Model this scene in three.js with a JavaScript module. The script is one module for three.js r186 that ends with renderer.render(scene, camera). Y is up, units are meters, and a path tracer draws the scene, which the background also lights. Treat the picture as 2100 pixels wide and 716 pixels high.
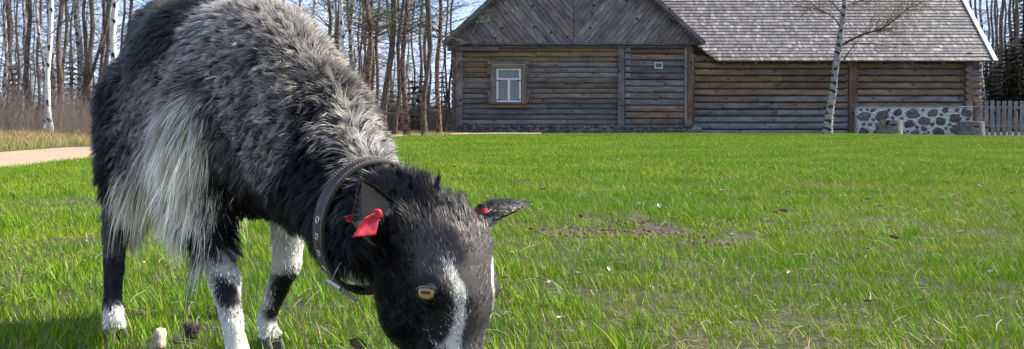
import * as THREE from 'three';
import { mergeGeometries } from 'three/addons/utils/BufferGeometryUtils.js';
import { ImprovedNoise } from 'three/addons/math/ImprovedNoise.js';

// ---------------------------------------------------------------- camera, sky, sun, exposure
const scene = new THREE.Scene();
const FOCAL = 2150, HORIZON = 235, EYE = 0.42;            // lens in photo pixels, horizon row, eye height in metres
const camera = new THREE.PerspectiveCamera(2 * Math.atan(358 / FOCAL) * 180 / Math.PI, 2100 / 716, 0.05, 6000);
camera.position.set(0, EYE, 0);
camera.lookAt(0, EYE, -10);
camera.setViewOffset(2100, 716, 0, 358 - HORIZON, 2100, 716);

const renderer = new THREE.WebGLRenderer({ antialias: true });
renderer.toneMapping = THREE.LinearToneMapping;
renderer.toneMappingExposure = 2.05;
renderer.shadowMap.enabled = true;

const perlin = new ImprovedNoise();
const noise = (x, y, z) => perlin.noise(x, y, z);
function fbm(x, y, z, n = 4) { let s = 0, a = 0.5; for (let i = 0; i < n; i++) { s += a * noise(x, y, z); x *= 2.03; y *= 2.03; z *= 2.03; a *= 0.5; } return s; }
function rng(seed) { let s = seed | 0; return () => { s = (s + 0x6d2b79f5) | 0; let t = Math.imul(s ^ (s >>> 15), 1 | s); t = (t + Math.imul(t ^ (t >>> 7), 61 | t)) ^ t; return ((t ^ (t >>> 14)) >>> 0) / 4294967296; }; }
const clamp = (x, a = 0, b = 1) => Math.min(b, Math.max(a, x));
const mix = (a, b, t) => a + (b - a) * t;
const smooth = (a, b, x) => { const t = clamp((x - a) / (b - a)); return t * t * (3 - 2 * t); };
const mix3 = (a, b, t) => [mix(a[0], b[0], t), mix(a[1], b[1], t), mix(a[2], b[2], t)];

const SUN = new THREE.Vector3(0.70, 0.68, -0.20).normalize();
{
  const w = 1024, h = 512, d = new Float32Array(w * h * 4);
  for (let y = 0; y < h; y++) for (let x = 0; x < w; x++) {
    const el = ((y + 0.5) / h - 0.5) * Math.PI, az = (x + 0.5) / w * 2 * Math.PI;
    const dx = Math.cos(el) * Math.cos(az), dy = Math.sin(el), dz = Math.cos(el) * Math.sin(az);
    const e = Math.max(0, dy);
    let c = mix3([0.56, 0.66, 0.84], [0.29, 0.42, 0.72], smooth(0, 0.16, e));
    c = mix3(c, [0.20, 0.265, 0.42], smooth(0.1, 0.95, e));
    const s = 5 / (0.35 + e);                                  // thin high cloud on a plane overhead
    const cl = fbm(dx * s * 0.55 + 7, dz * s * 0.28, 1.5, 5);
    c = mix3(c, [0.66, 0.69, 0.75], 0.55 * smooth(-0.02, 0.30, cl) * smooth(0.0, 0.05, e));
    if (dy < 0) c = [0.16, 0.19, 0.15];
    const i = (y * w + x) * 4;
    d[i] = c[0]; d[i + 1] = c[1]; d[i + 2] = c[2]; d[i + 3] = 1;
  }
  const sky = new THREE.DataTexture(d, w, h, THREE.RGBAFormat, THREE.FloatType);
  sky.mapping = THREE.EquirectangularReflectionMapping;
  sky.magFilter = THREE.LinearFilter; sky.minFilter = THREE.LinearFilter; sky.needsUpdate = true;
  scene.background = sky; scene.environment = sky;
}
const sun = new THREE.DirectionalLight(new THREE.Color().setRGB(1.0, 0.95, 0.84), 5);
sun.position.copy(SUN).multiplyScalar(60).add(new THREE.Vector3(2, 0, -16));
sun.target.position.set(2, 0, -16); scene.add(sun.target);
sun.castShadow = true; sun.shadow.mapSize.set(4096, 4096);
Object.assign(sun.shadow.camera, { left: -32, right: 32, top: 32, bottom: -32, near: 1, far: 160 });
scene.add(sun);

// ---------------------------------------------------------------- helpers
const taken = {};
function numbered(name) { const n = taken[name] = (taken[name] ?? -1) + 1; return n ? `${name}_${String(n).padStart(3, '0')}` : name; }
function tag(o, label, category, group) { o.userData.label = label; o.userData.category = category; if (group) o.userData.group = group; return o; }
function structure(o) { o.userData.kind = 'structure'; return o; }
function stuff(o) { o.userData.kind = 'stuff'; return o; }
function mesh(name, geometry, material, parent = scene) { const m = new THREE.Mesh(geometry, material); m.name = parent === scene ? numbered(name) : name; m.castShadow = m.receiveShadow = true; parent.add(m); return m; }
function group(name, x = 0, y = 0, z = 0, parent = scene) { const g = new THREE.Group(); g.name = parent === scene ? numbered(name) : name; g.position.set(x, y, z); parent.add(g); return g; }
function buffer(pos, nor, uv, col, idx) {
  const g = new THREE.BufferGeometry();
  g.setAttribute('position', new THREE.BufferAttribute(pos instanceof Float32Array ? pos : new Float32Array(pos), 3));
  if (uv) g.setAttribute('uv', new THREE.BufferAttribute(new Float32Array(uv), 2));
  if (col) g.setAttribute('color', new THREE.BufferAttribute(new Float32Array(col), 3));
  if (idx) g.setIndex(idx.length > 65535 || pos.length / 3 > 65535 ? new THREE.BufferAttribute(new Uint32Array(idx), 1) : idx);
  if (nor) g.setAttribute('normal', new THREE.BufferAttribute(new Float32Array(nor), 3)); else g.computeVertexNormals();
  return g;
}
function at(px, py, d) { return new THREE.Vector3((px - 1050) / FOCAL * d, EYE - (py - HORIZON) / FOCAL * d, -d); }   // a photo pixel at a known depth
function heightAt(x, z) {
  const d = -z;
  let y = -0.1 * smooth(6, 26, d);
  y -= 0.10 * smooth(8, 15, x) * smooth(16, 29, d);
  y += 0.10 * smooth(-6.2, -8.5, x) * smooth(9, 14, d) * (1 - smooth(20, 30, d));
  y += 0.012 * noise(x * 0.9, z * 0.9, 3.3) * smooth(2.5, 5, d);
  y -= 3.2 * smooth(62, 82, d);
  return y;
}
function onGround(px, py) { let d = 3; for (let i = 0; i < 40; i++) { const x = (px - 1050) / FOCAL * d; d = mix(d, (EYE - heightAt(x, -d)) * FOCAL / (py - HORIZON), 0.6); } const x = (px - 1050) / FOCAL * d; return new THREE.Vector3(x, heightAt(x, -d), -d); }
function texture(w, h, fn, srgb = true) {
  const d = new Uint8Array(w * h * 4);
  for (let y = 0; y < h; y++) for (let x = 0; x < w; x++) { const c = fn(x / w, y / h, x, y), i = (y * w + x) * 4; d[i] = clamp(c[0]) * 255; d[i + 1] = clamp(c[1] ?? c[0]) * 255; d[i + 2] = clamp(c[2] ?? c[0]) * 255; d[i + 3] = 255; }
  const t = new THREE.DataTexture(d, w, h); t.wrapS = t.wrapT = THREE.RepeatWrapping; t.magFilter = THREE.LinearFilter; t.minFilter = THREE.LinearMipmapLinearFilter; t.generateMipmaps = true;
  if (srgb) t.colorSpace = THREE.SRGBColorSpace; t.needsUpdate = true; return t;
}
// noise that repeats over the unit square: looked up on a torus-like blend
function tile(u, v, su, sv, z, n = 4) {
  const a = fbm(u * su, v * sv, z, n), b = fbm((u - 1) * su, v * sv, z, n), c = fbm(u * su, (v - 1) * sv, z, n), d = fbm((u - 1) * su, (v - 1) * sv, z, n);
  const s = smooth(0.75, 1, u), t = smooth(0.75, 1, v);
  return mix(mix(a, b, s), mix(c, d, s), t);
}
function std(o) { const m = new THREE.MeshStandardMaterial(o); return m; }
const rgb = (r, g, b) => new THREE.Color().setRGB(r, g, b);

// ---------------------------------------------------------------- ground, road, lake
const ROAD = [[-4.5, 4], [-4.75, -6], [-4.95, -11], [-5.0, -15], [-4.7, -19], [-4.0, -22.5], [-2.9, -25.4], [-1.2, -27.6], [0.6, -28.6]].map(([x, z]) => new THREE.Vector3(x, 0, z));
const roadCurve = new THREE.CatmullRomCurve3(ROAD);
const roadPts = roadCurve.getPoints(90);
const roadHalf = (t) => 0.78 - 0.3 * smooth(0.62, 1, t);
function roadDistance(x, z) { let m = 1e9, k = 0; for (let i = 0; i < roadPts.length; i++) { const p = roadPts[i], q = (p.x - x) ** 2 + (p.z - z) ** 2; if (q < m) { m = q; k = i; } } return Math.sqrt(m) - roadHalf(k / 90); }
const SOIL = [[0.36, -3.78, 0.42, 0.24], [0.66, -3.42, 0.16, 0.12], [0.08, -3.85, 0.10, 0.09], [0.50, -4.10, 0.22, 0.12], [1.0, -3.95, 0.10, 0.07], [1.75, -2.75, 0.16, 0.10], [1.15, -2.45, 0.12, 0.09]];
function soilAmount(x, z) { let s = 0; for (const [cx, cz, rx, rz] of SOIL) s = Math.max(s, 1 - smooth(0.5, 1.15, Math.hypot((x - cx) / rx, (z - cz) / rz) + 0.5 * noise(x * 7, z * 7, 1))); return s; }
function forestAmount(x, z) { const d = -z; return Math.max(smooth(-6.0, -7.5, x + 0.4 * noise(x, z, 4)) * smooth(13, 17, d + 1.5 * noise(x * 0.5, z * 0.5, 2)), smooth(27, 30, d)); }
{
  const xs = [], zs = [];
  for (let x = -400; x <= 400;) { xs.push(x); const a = Math.abs(x); x += a < 3 ? 0.07 : a < 18 ? 0.3 : a < 40 ? 2 : 40; }
  for (let z = 6; z >= -90;) { zs.push(z); const d = -z; z -= d < 1 ? 0.5 : d < 6 ? 0.06 : d < 32 ? 0.3 : 2; }
  const pos = [], uv = [], col = [], idx = [];
  zs.forEach((z, j) => xs.forEach((x) => {
    pos.push(x, heightAt(x, z) - 0.012 * soilAmount(x, z), z); uv.push(x * 0.8, z * 0.8);
    const n = fbm(x * 1.3, z * 1.3, 0, 3);
    let c = mix3([0.05, 0.055, 0.018], [0.14, 0.11, 0.055], clamp(0.35 + 1.2 * n));
    c = mix3(c, [0.15, 0.105, 0.062], soilAmount(x, z));
    c = mix3(c, mix3([0.14, 0.105, 0.06], [0.20, 0.155, 0.085], clamp(0.5 + n)), forestAmount(x, z));
    col.push(...c);
  }));
  const W = xs.length;
  for (let j = 0; j < zs.length - 1; j++) for (let i = 0; i < W - 1; i++) { const a = j * W + i; idx.push(a, a + 1, a + W, a + 1, a + W + 1, a + W); }
  const grit = texture(512, 512, (u, v) => { const n = 0.72 + 0.5 * tile(u, v, 28, 28, 1, 4); return [n, n, n]; });
  structure(mesh('ground', buffer(pos, null, uv, col, idx), std({ vertexColors: true, map: grit, bumpMap: grit, bumpScale: 0.02, roughness: 1 })));
}
{
  const pos = [], uv = [], col = [], idx = [], N = 160, M = 10;
  for (let i = 0; i <= N; i++) {
    const t = i / N, p = roadCurve.getPoint(t), q = roadCurve.getTangent(t), nx = -q.z, nz = q.x;
    for (let j = 0; j <= M; j++) {
      const s = j / M * 2 - 1, edge = 1 + 0.07 * noise(t * 40, s > 0 ? 3 : 9, 1);
      const h = roadHalf(t) * s * edge, x = p.x + nx * h, z = p.z + nz * h;
      const ruts = -0.012 * Math.exp(-(((Math.abs(s) - 0.5) / 0.16) ** 2));
      pos.push(x, heightAt(x, z) + (Math.abs(s) > 0.99 ? -0.01 : 0.03) + ruts, z); uv.push(h, t * 34);
      const n = clamp(0.5 + fbm(x * 2.5, z * 2.5, 6, 4));
      col.push(...mix3([0.44, 0.30, 0.19], [0.56, 0.41, 0.28], n));
    }
  }
  for (let i = 0; i < N; i++) for (let j = 0; j < M; j++) { const a = i * (M + 1) + j; idx.push(a, a + 1, a + M + 1, a + 1, a + M + 2, a + M + 1); }
  const grit = texture(256, 256, (u, v) => { const n = 0.85 + 0.35 * tile(u, v, 40, 40, 2, 3); return [n]; });
  structure(mesh('dirt_road', buffer(pos, null, uv, col, idx), std({ vertexColors: true, map: grit, bumpMap: grit, bumpScale: 0.01, roughness: 1, side: THREE.DoubleSide })));
}
{
  const g = new THREE.PlaneGeometry(5000, 3000, 1, 1); g.rotateX(-Math.PI / 2);
  const ripple = texture(256, 256, (u, v) => [0.5 + 0.5 * tile(u, v, 14, 40, 8, 3)], false); ripple.repeat.set(600, 400);
  const m = mesh('lake', g, std({ color: rgb(0.16, 0.22, 0.28), roughness: 0.25, bumpMap: ripple, bumpScale: 0.1 }));
  m.position.set(0, -2.2, -1570); structure(m);
  const pos = [], idx = [], col = [], r = rng(5);
  const n = 260;
  for (let i = 0; i <= n; i++) {
    const x = -1500 + 3000 * i / n, h = 6 + 9 * (0.5 + fbm(i * 0.09, 2, 3, 5)) + 2 * r();
    for (const [y, dz] of [[-3, 0], [h * 0.6, -4], [h, -14], [-3, -60]]) { pos.push(x, y, -1450 + dz); col.push(...mix3([0.045, 0.06, 0.05], [0.08, 0.085, 0.06], r())); }
  }
  for (let i = 0; i < n; i++) for (let k = 0; k < 3; k++) { const a = i * 4 + k; idx.push(a, a + 4, a + 1, a + 1, a + 4, a + 5); }
  structure(mesh('far_shore', buffer(pos, null, null, col, idx), std({ vertexColors: true, roughness: 1, side: THREE.DoubleSide })));
}

// ---------------------------------------------------------------- wood textures
function woodTexture(seed, base, dark, light, cracks = 1) {
  return texture(1024, 256, (u, v) => {
    const warp = 0.03 * tile(u, v, 4, 3, seed, 2);
    let g = tile(u, v + warp, 7, 60, seed + 3, 4), b = tile(u, v, 5, 3, seed + 9, 3), f = tile(u, v + warp, 16, 150, seed + 5, 2);
    let c = mix3(base, light, clamp(0.35 + 1.3 * g + 0.5 * b));
    c = mix3(c, dark, clamp(-0.05 - 1.5 * f - 0.7 * b + 0.25));
    const crack = smooth(0.20, 0.32, tile(u, v + warp * 1.4, 5, 44, seed + 21, 2) * cracks);
    c = mix3(c, [dark[0] * 0.45, dark[1] * 0.45, dark[2] * 0.45], crack);
    for (let k = 0; k < 5; k++) {
      const ku = (k * 0.217 + seed * 0.131) % 1, kv = (k * 0.391 + seed * 0.27) % 1;
      const q = Math.hypot((u - ku) * 55, (v - kv) * 15); if (q < 1) c = mix3(c, [dark[0] * 0.5, dark[1] * 0.42, dark[2] * 0.36], 1 - smooth(0.3, 1, q));
    }
    return c;
  });
}
const texGrey = woodTexture(1, [0.50, 0.47, 0.46], [0.25, 0.24, 0.26], [0.68, 0.65, 0.63]);
const texBrown = woodTexture(4, [0.53, 0.465, 0.41], [0.27, 0.235, 0.21], [0.68, 0.60, 0.53]);
const texOchre = woodTexture(7, [0.58, 0.51, 0.40], [0.32, 0.27, 0.22], [0.70, 0.62, 0.50]);
const texBlue = woodTexture(11, [0.49, 0.485, 0.49], [0.27, 0.265, 0.27], [0.66, 0.655, 0.65]);
const texBoard = woodTexture(15, [0.53, 0.505, 0.505], [0.27, 0.255, 0.265], [0.71, 0.68, 0.66], 0.6);
const woodMats = (tex, tints) => tints.map(([r, g, b]) => std({ map: tex, bumpMap: tex, bumpScale: 0.006, roughness: 0.9, color: rgb(r, g, b) }));
const mGrey = woodMats(texGrey, [[0.95, 0.91, 0.88], [0.75, 0.72, 0.71], [1, 0.97, 0.93], [0.58, 0.555, 0.56]]);
const mBrown = woodMats(texBrown, [[0.85, 0.8, 0.75], [0.65, 0.6, 0.57], [1, 0.93, 0.85]]);
const mOchre = woodMats(texOchre, [[0.95, 0.9, 0.8], [0.75, 0.7, 0.62], [1, 0.95, 0.86]]);
const mBlue = woodMats(texBlue, [[0.95, 0.95, 0.97], [0.72, 0.72, 0.75], [1, 1, 1]]);
const mBoard = woodMats(texBoard, [[0.9, 0.87, 0.88], [0.7, 0.68, 0.69], [1, 0.96, 0.94], [0.8, 0.72, 0.67], [0.92, 0.79, 0.70], [0.62, 0.6, 0.61]]);
const mPostBrown = std({ map: texBrown, bumpMap: texBrown, bumpScale: 0.006, roughness: 0.9, color: rgb(0.62, 0.52, 0.44) });
const mDarkTrim = std({ map: texGrey, bumpMap: texGrey, bumpScale: 0.006, roughness: 0.9, color: rgb(0.74, 0.71, 0.70) });
const pick = (a, r) => a[Math.floor(r * a.length) % a.length];

// box with uv in metres along its longest axis, corners slightly eased
function plank(w, h, d, bevel = 0.006, ou = 0, ov = 0) {
  const s = new THREE.Shape(); const L = w >= h ? [w, h] : [h, w];
  s.moveTo(-L[0] / 2, -L[1] / 2); s.lineTo(L[0] / 2, -L[1] / 2); s.lineTo(L[0] / 2, L[1] / 2); s.lineTo(-L[0] / 2, L[1] / 2); s.closePath();
  const g = new THREE.ExtrudeGeometry(s, { depth: Math.max(0.002, d - 2 * bevel), bevelEnabled: bevel > 0, bevelThickness: bevel, bevelSize: bevel, bevelOffset: -bevel, bevelSegments: 1 });
  g.translate(0, 0, -(d - 2 * bevel) / 2);
  const p = g.attributes.position, uv = new Float32Array(p.count * 2);
  for (let i = 0; i < p.count; i++) { uv[2 * i] = p.getX(i) * 0.5 + ou; uv[2 * i + 1] = (p.getY(i) + p.getZ(i)) * 1.2 + ov; }
  g.setAttribute('uv', new THREE.BufferAttribute(uv, 2));
  if (w < h) g.rotateZ(Math.PI / 2);
  return g;
}
// a log along x: front profile bulges towards +z; round = full round log with end faces
function logGeometry(len, h, bulge, seed, round = false, depth = 0.18) {
  const segs = Math.max(3, Math.round(len / 0.45)), pos = [], uv = [], idx = [];
  const prof = [];
  if (round) for (let k = 0; k <= 12; k++) { const a = k / 12 * 2 * Math.PI; prof.push([-Math.cos(a) * h * 0.53, Math.sin(a) * -h * 0.53]); }
  else { const n = 7; prof.push([-depth, -h / 2]); for (let k = 0; k <= n; k++) { const t = k / n * 2 - 1; prof.push([bulge * (Math.sqrt(Math.max(0, 1 - Math.abs(t) ** 3.2)) - 0.0), t * h / 2 * 0.985]); } prof.push([-depth, h / 2]); }
  const M = prof.length;
  for (let i = 0; i <= segs; i++) {
    const x = -len / 2 + len * i / segs;
    prof.forEach(([z, y], k) => {
      const wob = 0.006 * noise(x * 1.1 + seed * 7.1, y * 5, seed) + 0.006 * noise(x * 0.5 + seed * 3.3, 5, seed);
      pos.push(x, y + (round ? 0.008 * noise(x * 0.8, seed * 2.2, 4) : 0.004 * noise(x * 0.8, seed * 2.2, 4)), z + wob); uv.push(x * 0.4 + seed * 0.37, k / M * 0.55 + seed * 0.213);
    });
  }
  for (let i = 0; i < segs; i++) for (let k = 0; k < M - 1; k++) { const a = i * M + k, b = a + M; idx.push(a, b, a + 1, b, b + 1, a + 1); }
  for (const e of [0, segs]) { const c = pos.length / 3; const z0 = prof.reduce((s, p) => s + p[0], 0) / M; pos.push(e ? len / 2 : -len / 2, 0, z0); uv.push(0.3, 0.3); for (let k = 0; k < M; k++) { const [z, y] = prof[k]; pos.push(e ? len / 2 : -len / 2, y, z); uv.push(0.3 + z * 0.3, 0.3 + y * 0.5); } for (let k = 0; k < M - 1; k++) e ? idx.push(c, c + 1 + k + 1, c + 1 + k) : idx.push(c, c + 1 + k, c + 2 + k); }
  return buffer(pos, null, uv, null, idx);
}

// ---------------------------------------------------------------- the log farmhouse
const house = group('log_farmhouse', 0, -0.1, -30);
tag(house, 'weathered log farmhouse with diagonal-boarded gable and long shingle-roofed barn wing', 'house');
{
  const r = rng(11), hx = (px, d = 30) => (px - 1050) / FOCAL * d, hy = (py, d = 30) => EYE - (py - HORIZON) / FOCAL * d + 0.1;   // house coordinates: y from its own ground, z 0 at the gable wall
  const box = (part, w, h, d, x, y, z, m, name, parent = house, ry = 0) => { const o = mesh(name, plank(w, h, d, 0.008, r(), r()), m, parent); o.position.set(x, y, z); o.rotation.y = ry; return o; };
  const mDark = std({ map: texBrown, roughness: 1 });
  const mStoneMats = [[0.17, 0.16, 0.165], [0.22, 0.19, 0.175], [0.12, 0.125, 0.14], [0.28, 0.25, 0.23], [0.2, 0.2, 0.22]].map(([a, b, c], i) => { const t = texture(128, 128, (u, v) => { const n = 0.75 + 0.55 * tile(u, v, 9, 9, 30 + i, 4); return [n]; }); return std({ color: rgb(a, b, c), map: t, bumpMap: t, bumpScale: 0.01, roughness: 0.85 }); });
  function stone(rx, ry, rz, seed) {
    const g = new THREE.IcosahedronGeometry(1, 2), p = g.attributes.position, uv = [];
    for (let i = 0; i < p.count; i++) {
      let x = p.getX(i), y = p.getY(i), z = p.getZ(i);
      const q = 1 + 0.34 * noise(x * 1.3 + seed * 5.1, y * 1.3, z * 1.3 + seed);
      const sq = 1 / Math.pow(Math.abs(x) ** 2.7 + Math.abs(y) ** 2.7 + Math.abs(z) ** 2.7, 1 / 2.7);
      x *= q * sq * rx; y *= q * sq * ry; z *= q * sq * rz; p.setXYZ(i, x, y, z); uv.push(x * 1.5 + y * 0.3 + seed, y * 1.5 + z);
    }
    g.setAttribute('uv', new THREE.BufferAttribute(new Float32Array(uv), 2)); g.computeVertexNormals(); return g;
  }
  const x0 = hx(928), x1 = hx(1420), wallTop = hy(94), found = hy(257);
  // --- foundation of the gable part: mortar with field stones
  const mMortar = (() => { const t = texture(256, 256, (u, v) => { const n = 0.78 + 0.5 * tile(u, v, 14, 14, 44, 4); return [n]; }); return std({ color: rgb(0.40, 0.385, 0.36), map: t, bumpMap: t, bumpScale: 0.012, roughness: 1 }); })();
  const fnd = mesh('foundation', plank(x1 - x0 + 0.28, found + 0.5, 7.2, 0.01), mMortar, house); fnd.position.set((x0 + x1) / 2 - 0.04, (found - 0.5) / 2, -3.5);
  for (let row = 0; row < 2; row++) for (let x = x0 - 0.12; x < x1 + 0.02;) {
    const w = 0.07 + 0.09 * r(), h = 0.045 + 0.03 * r();
    const s = mesh('stone', stone(w, h, 0.05, r() * 40), pick(mStoneMats, r()), fnd);
    s.position.set(x + w - fnd.position.x, (row ? 0.165 : 0.05) + 0.02 * (r() - 0.5) - fnd.position.y, 0.11 - fnd.position.z); s.rotation.z = (r() - 0.5) * 0.5; x += 2 * w + 0.02 + 0.03 * r();
  }
  { const t = mesh('drain_hole', new THREE.TorusGeometry(0.07, 0.016, 8, 20), mStoneMats[0], fnd); t.position.set(hx(972) - fnd.position.x, 0.16 - fnd.position.y, 0.135 - fnd.position.z); const c = mesh('drain_opening', new THREE.CylinderGeometry(0.066, 0.066, 0.06, 20).rotateX(Math.PI / 2), mDark, fnd); c.position.set(t.position.x, t.position.y, 0.135 - fnd.position.z); }
  // --- gable log wall, left panel with the window opening
  const win = { l: hx(1005), r: hx(1082), t: hy(130), b: hy(213) };
  function wallPanel(name, l, rr, bottom, top, n, bulge, z, mats, opening) {
    const wall = group(name, (l + rr) / 2, bottom, z, house), h = (top - bottom) / n;
    const spans = [];
    for (let i = 0; i < n; i++) {
      const y0 = i * h, yc = y0 + h / 2, ya = bottom + y0 + 0.3 * h, yb = bottom + y0 + 0.7 * h;
      let parts = [[l, rr]];
      if (opening && yb > opening.b && ya < opening.t) parts = [[l, opening.l], [opening.r, rr]];
      else if (rr - l > 3.5 && r() < 0.75) { const c = mix(l, rr, 0.32 + 0.4 * r()); parts = [[l, c - 0.004], [c + 0.004, rr]]; }
      for (const [a, b] of parts) {
        const o = mesh('log', logGeometry(b - a, h * (0.99 + 0.03 * (r() - 0.5)), bulge * (0.8 + 0.4 * r()), r() * 30), mats(i / (n - 1), r(), (a + b) / 2), wall);
        o.position.set((a + b) / 2 - wall.position.x, yc + 0.006 * (r() - 0.5), 0.012 * (r() - 0.5));
      }
    }
    const back = mesh('backing', new THREE.BoxGeometry(rr - l - 0.02, top - bottom - 0.02, 0.04), mDark, wall); back.position.set(0, (top - bottom) / 2, -0.2);
    if (opening) { back.geometry.dispose(); const s = new THREE.Shape(); const W = (rr - l) / 2, cx = (l + rr) / 2; s.moveTo(-W, 0); s.lineTo(W, 0); s.lineTo(W, top - bottom); s.lineTo(-W, top - bottom); s.closePath(); const hole = new THREE.Path(); hole.moveTo(opening.l - cx, opening.b - bottom); hole.lineTo(opening.l - cx, opening.t - bottom); hole.lineTo(opening.r - cx, opening.t - bottom); hole.lineTo(opening.r - cx, opening.b - bottom); hole.closePath(); s.holes.push(hole); back.geometry = new THREE.ExtrudeGeometry(s, { depth: 0.03, bevelEnabled: false }); back.position.set(0, 0, -0.22); }
    return wall;
  }
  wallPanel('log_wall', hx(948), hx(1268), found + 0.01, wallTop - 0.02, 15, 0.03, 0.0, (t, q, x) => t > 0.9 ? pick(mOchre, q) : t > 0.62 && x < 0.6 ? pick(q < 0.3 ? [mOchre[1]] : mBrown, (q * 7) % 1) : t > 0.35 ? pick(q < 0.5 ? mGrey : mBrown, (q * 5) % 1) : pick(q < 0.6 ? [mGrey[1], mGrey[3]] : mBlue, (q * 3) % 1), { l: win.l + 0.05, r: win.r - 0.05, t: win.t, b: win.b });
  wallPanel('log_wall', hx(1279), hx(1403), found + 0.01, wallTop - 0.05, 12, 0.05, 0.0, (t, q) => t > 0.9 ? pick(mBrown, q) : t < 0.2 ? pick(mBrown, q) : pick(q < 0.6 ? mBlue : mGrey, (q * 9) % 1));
  // stub ends of the notched logs beside the corner board
  for (let i = 0; i < 12; i++) { const o = mesh('log_end', plank(0.17, 0.145, 0.1, 0.02, r(), r()), pick(mBlue, r()), house); o.position.set(hx(1287), found + 0.11 + i * 0.186, 0.035 + 0.015 * r()); }
  // --- vertical corner boards and posts
  const post = (px0, px1, ya, yb, z, m, d = 0.08, name = 'corner_board') => { const a = hx(px0), b = hx(px1); return box(0, b - a, yb - ya, d, (a + b) / 2, (ya + yb) / 2, z, m, name); };
  post(929, 935, found - 0.02, wallTop, 0.02, mPostBrown, 0.2); post(935.5, 948.5, found + 0.01, wallTop, 0.075, mGrey[0], 0.09);
  post(1266.5, 1279.5, found - 0.1, wallTop, 0.085, mGrey[1], 0.10); post(1402.5, 1409, found - 0.05, wallTop, 0.04, mGrey[0], 0.12); post(1409.5, 1420, found + 0.1, wallTop, 0.05, mPostBrown, 0.16);
  for (const [a, b] of [[932, 951], [1264, 1282]]) { const o = post(a, b, hy(217), hy(215), 0.12, mGrey[3], 0.07, 'drip_board'); o.rotation.x = 0.25; }
  { const o = post(1402, 1418, hy(259), hy(245), 0.12, mDarkTrim, 0.22, 'sill_log_end'); }
  // --- left side, right side and back walls
  for (const [sx, nm] of [[x0, 'side_wall'], [x1, 'side_wall']]) { const w = group(nm, sx, found, -3.5, house); for (let i = 0; i < 12; i++) { const o = mesh('log', logGeometry(6.8, 0.19, 0.04, 90 + i + sx), pick(mGrey, r()), w); o.rotation.y = sx < 0 ? -Math.PI / 2 : Math.PI / 2; o.position.y = 0.095 + i * 0.189; } }
  // --- beam, pediment boards
  const beamY = hy(92.5);
  box(0, hx(1440) - hx(912), 0.045, 0.22, (hx(1440) + hx(912)) / 2, beamY + 0.01, 0.16, mGrey[3], 'gable_shelf');
  box(0, hx(1412) - hx(930), 0.06, 0.14, (hx(1412) + hx(930)) / 2, beamY - 0.05, 0.09, mDarkTrim, 'gable_beam');
  box(0, hx(1023) - hx(918), 0.12, 0.14, (hx(1023) + hx(918)) / 2, hy(101), 0.15, mGrey[3], 'purlin_end');
  const apexX = hx(1175), k = 0.925, half = hx(1443, 29.6) - apexX, apexY = beamY + 0.02 + k * half;
  const slopeAng = Math.atan(k);
  const ped = group('gable_pediment', apexX, beamY + 0.034, 0.16, house);
  {
    const T = [[-half + 0.06, 0], [half - 0.06, 0], [0, (half - 0.06) * k]], clipHalf = (poly, nx, ny, c) => { const out = []; for (let i = 0; i < poly.length; i++) { const p = poly[i], q = poly[(i + 1) % poly.length], a = nx * p[0] + ny * p[1] - c, b = nx * q[0] + ny * q[1] - c; if (a >= 0) out.push(p); if (a * b < 0) { const t = a / (a - b); out.push([mix(p[0], q[0], t), mix(p[1], q[1], t)]); } } return out; };
    for (const side of [-1, 1]) {
      const bx = Math.cos(Math.PI / 2 - slopeAng + 0.05), by = Math.sin(Math.PI / 2 - slopeAng + 0.05);         // board direction, square to the roof slope
      const dx = side * bx, dy = by, nx = dy, ny = -dx; let c = -8, i = 0;
      while (c < 8) {
        const w = 0.105 + 0.05 * r();
        let poly = T.map((p) => p.slice());
        poly = clipHalf(poly, side, 0, 0.012); poly = clipHalf(poly, nx, ny, c + 0.004); poly = clipHalf(poly, -nx, -ny, -(c + w - 0.004));
        if (poly.length > 2) {
          let area = 0; for (let a = 0; a < poly.length; a++) { const p = poly[a], q = poly[(a + 1) % poly.length]; area += p[0] * q[1] - q[0] * p[1]; }
          if (Math.abs(area) > 0.004) {
            if (area < 0) poly.reverse();
            const g = new THREE.ExtrudeGeometry(new THREE.Shape(poly.map((p) => new THREE.Vector2(...p))), { depth: 0.022, bevelEnabled: true, bevelSize: 0.003, bevelThickness: 0.003, bevelOffset: -0.003, bevelSegments: 1 });
            const p = g.attributes.position, uv = new Float32Array(p.count * 2), ou = r(), ov = r();
            for (let a = 0; a < p.count; a++) { uv[2 * a] = (p.getX(a) * dx + p.getY(a) * dy) * 0.45 + ou; uv[2 * a + 1] = (p.getX(a) * nx + p.getY(a) * ny - c) * 1.1 + ov; }
            g.setAttribute('uv', new THREE.BufferAttribute(uv, 2));
            const outer = Math.abs(c + w / 2), m = outer > 2.0 && r() < 0.6 ? mBoard[3 + Math.floor(r() * 2)] : pick([mBoard[0], mBoard[1], mBoard[2], mBoard[5], mBoard[3]], r());
            const o = mesh('board', g, m, ped); o.position.z = (i % 2) * 0.021 + 0.004 * r();
          }
        }
        c += w; i++;
      }
    }
    const s = new THREE.Shape(T.map((p) => new THREE.Vector2(...p))), b = mesh('backing', new THREE.ExtrudeGeometry(s, { depth: 0.02, bevelEnabled: false }), mDark, ped); b.position.z = -0.026;
  }
  // --- gable roof: two slopes, bargeboards with a toothed lower edge
  const roofTone = [[0.55, 0.53, 0.535], [0.70, 0.675, 0.67], [0.45, 0.435, 0.44], [1.0, 0.97, 0.95], [0.60, 0.575, 0.57], [0.36, 0.35, 0.355], [0.52, 0.50, 0.50]];
  const shingleTex = woodTexture(23, [0.60, 0.58, 0.57], [0.36, 0.34, 0.35], [0.78, 0.75, 0.73], 0.5);
  const mShingle = std({ map: shingleTex, bumpMap: shingleTex, bumpScale: 0.003, roughness: 0.5, color: rgb(1, 1, 1) });
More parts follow.
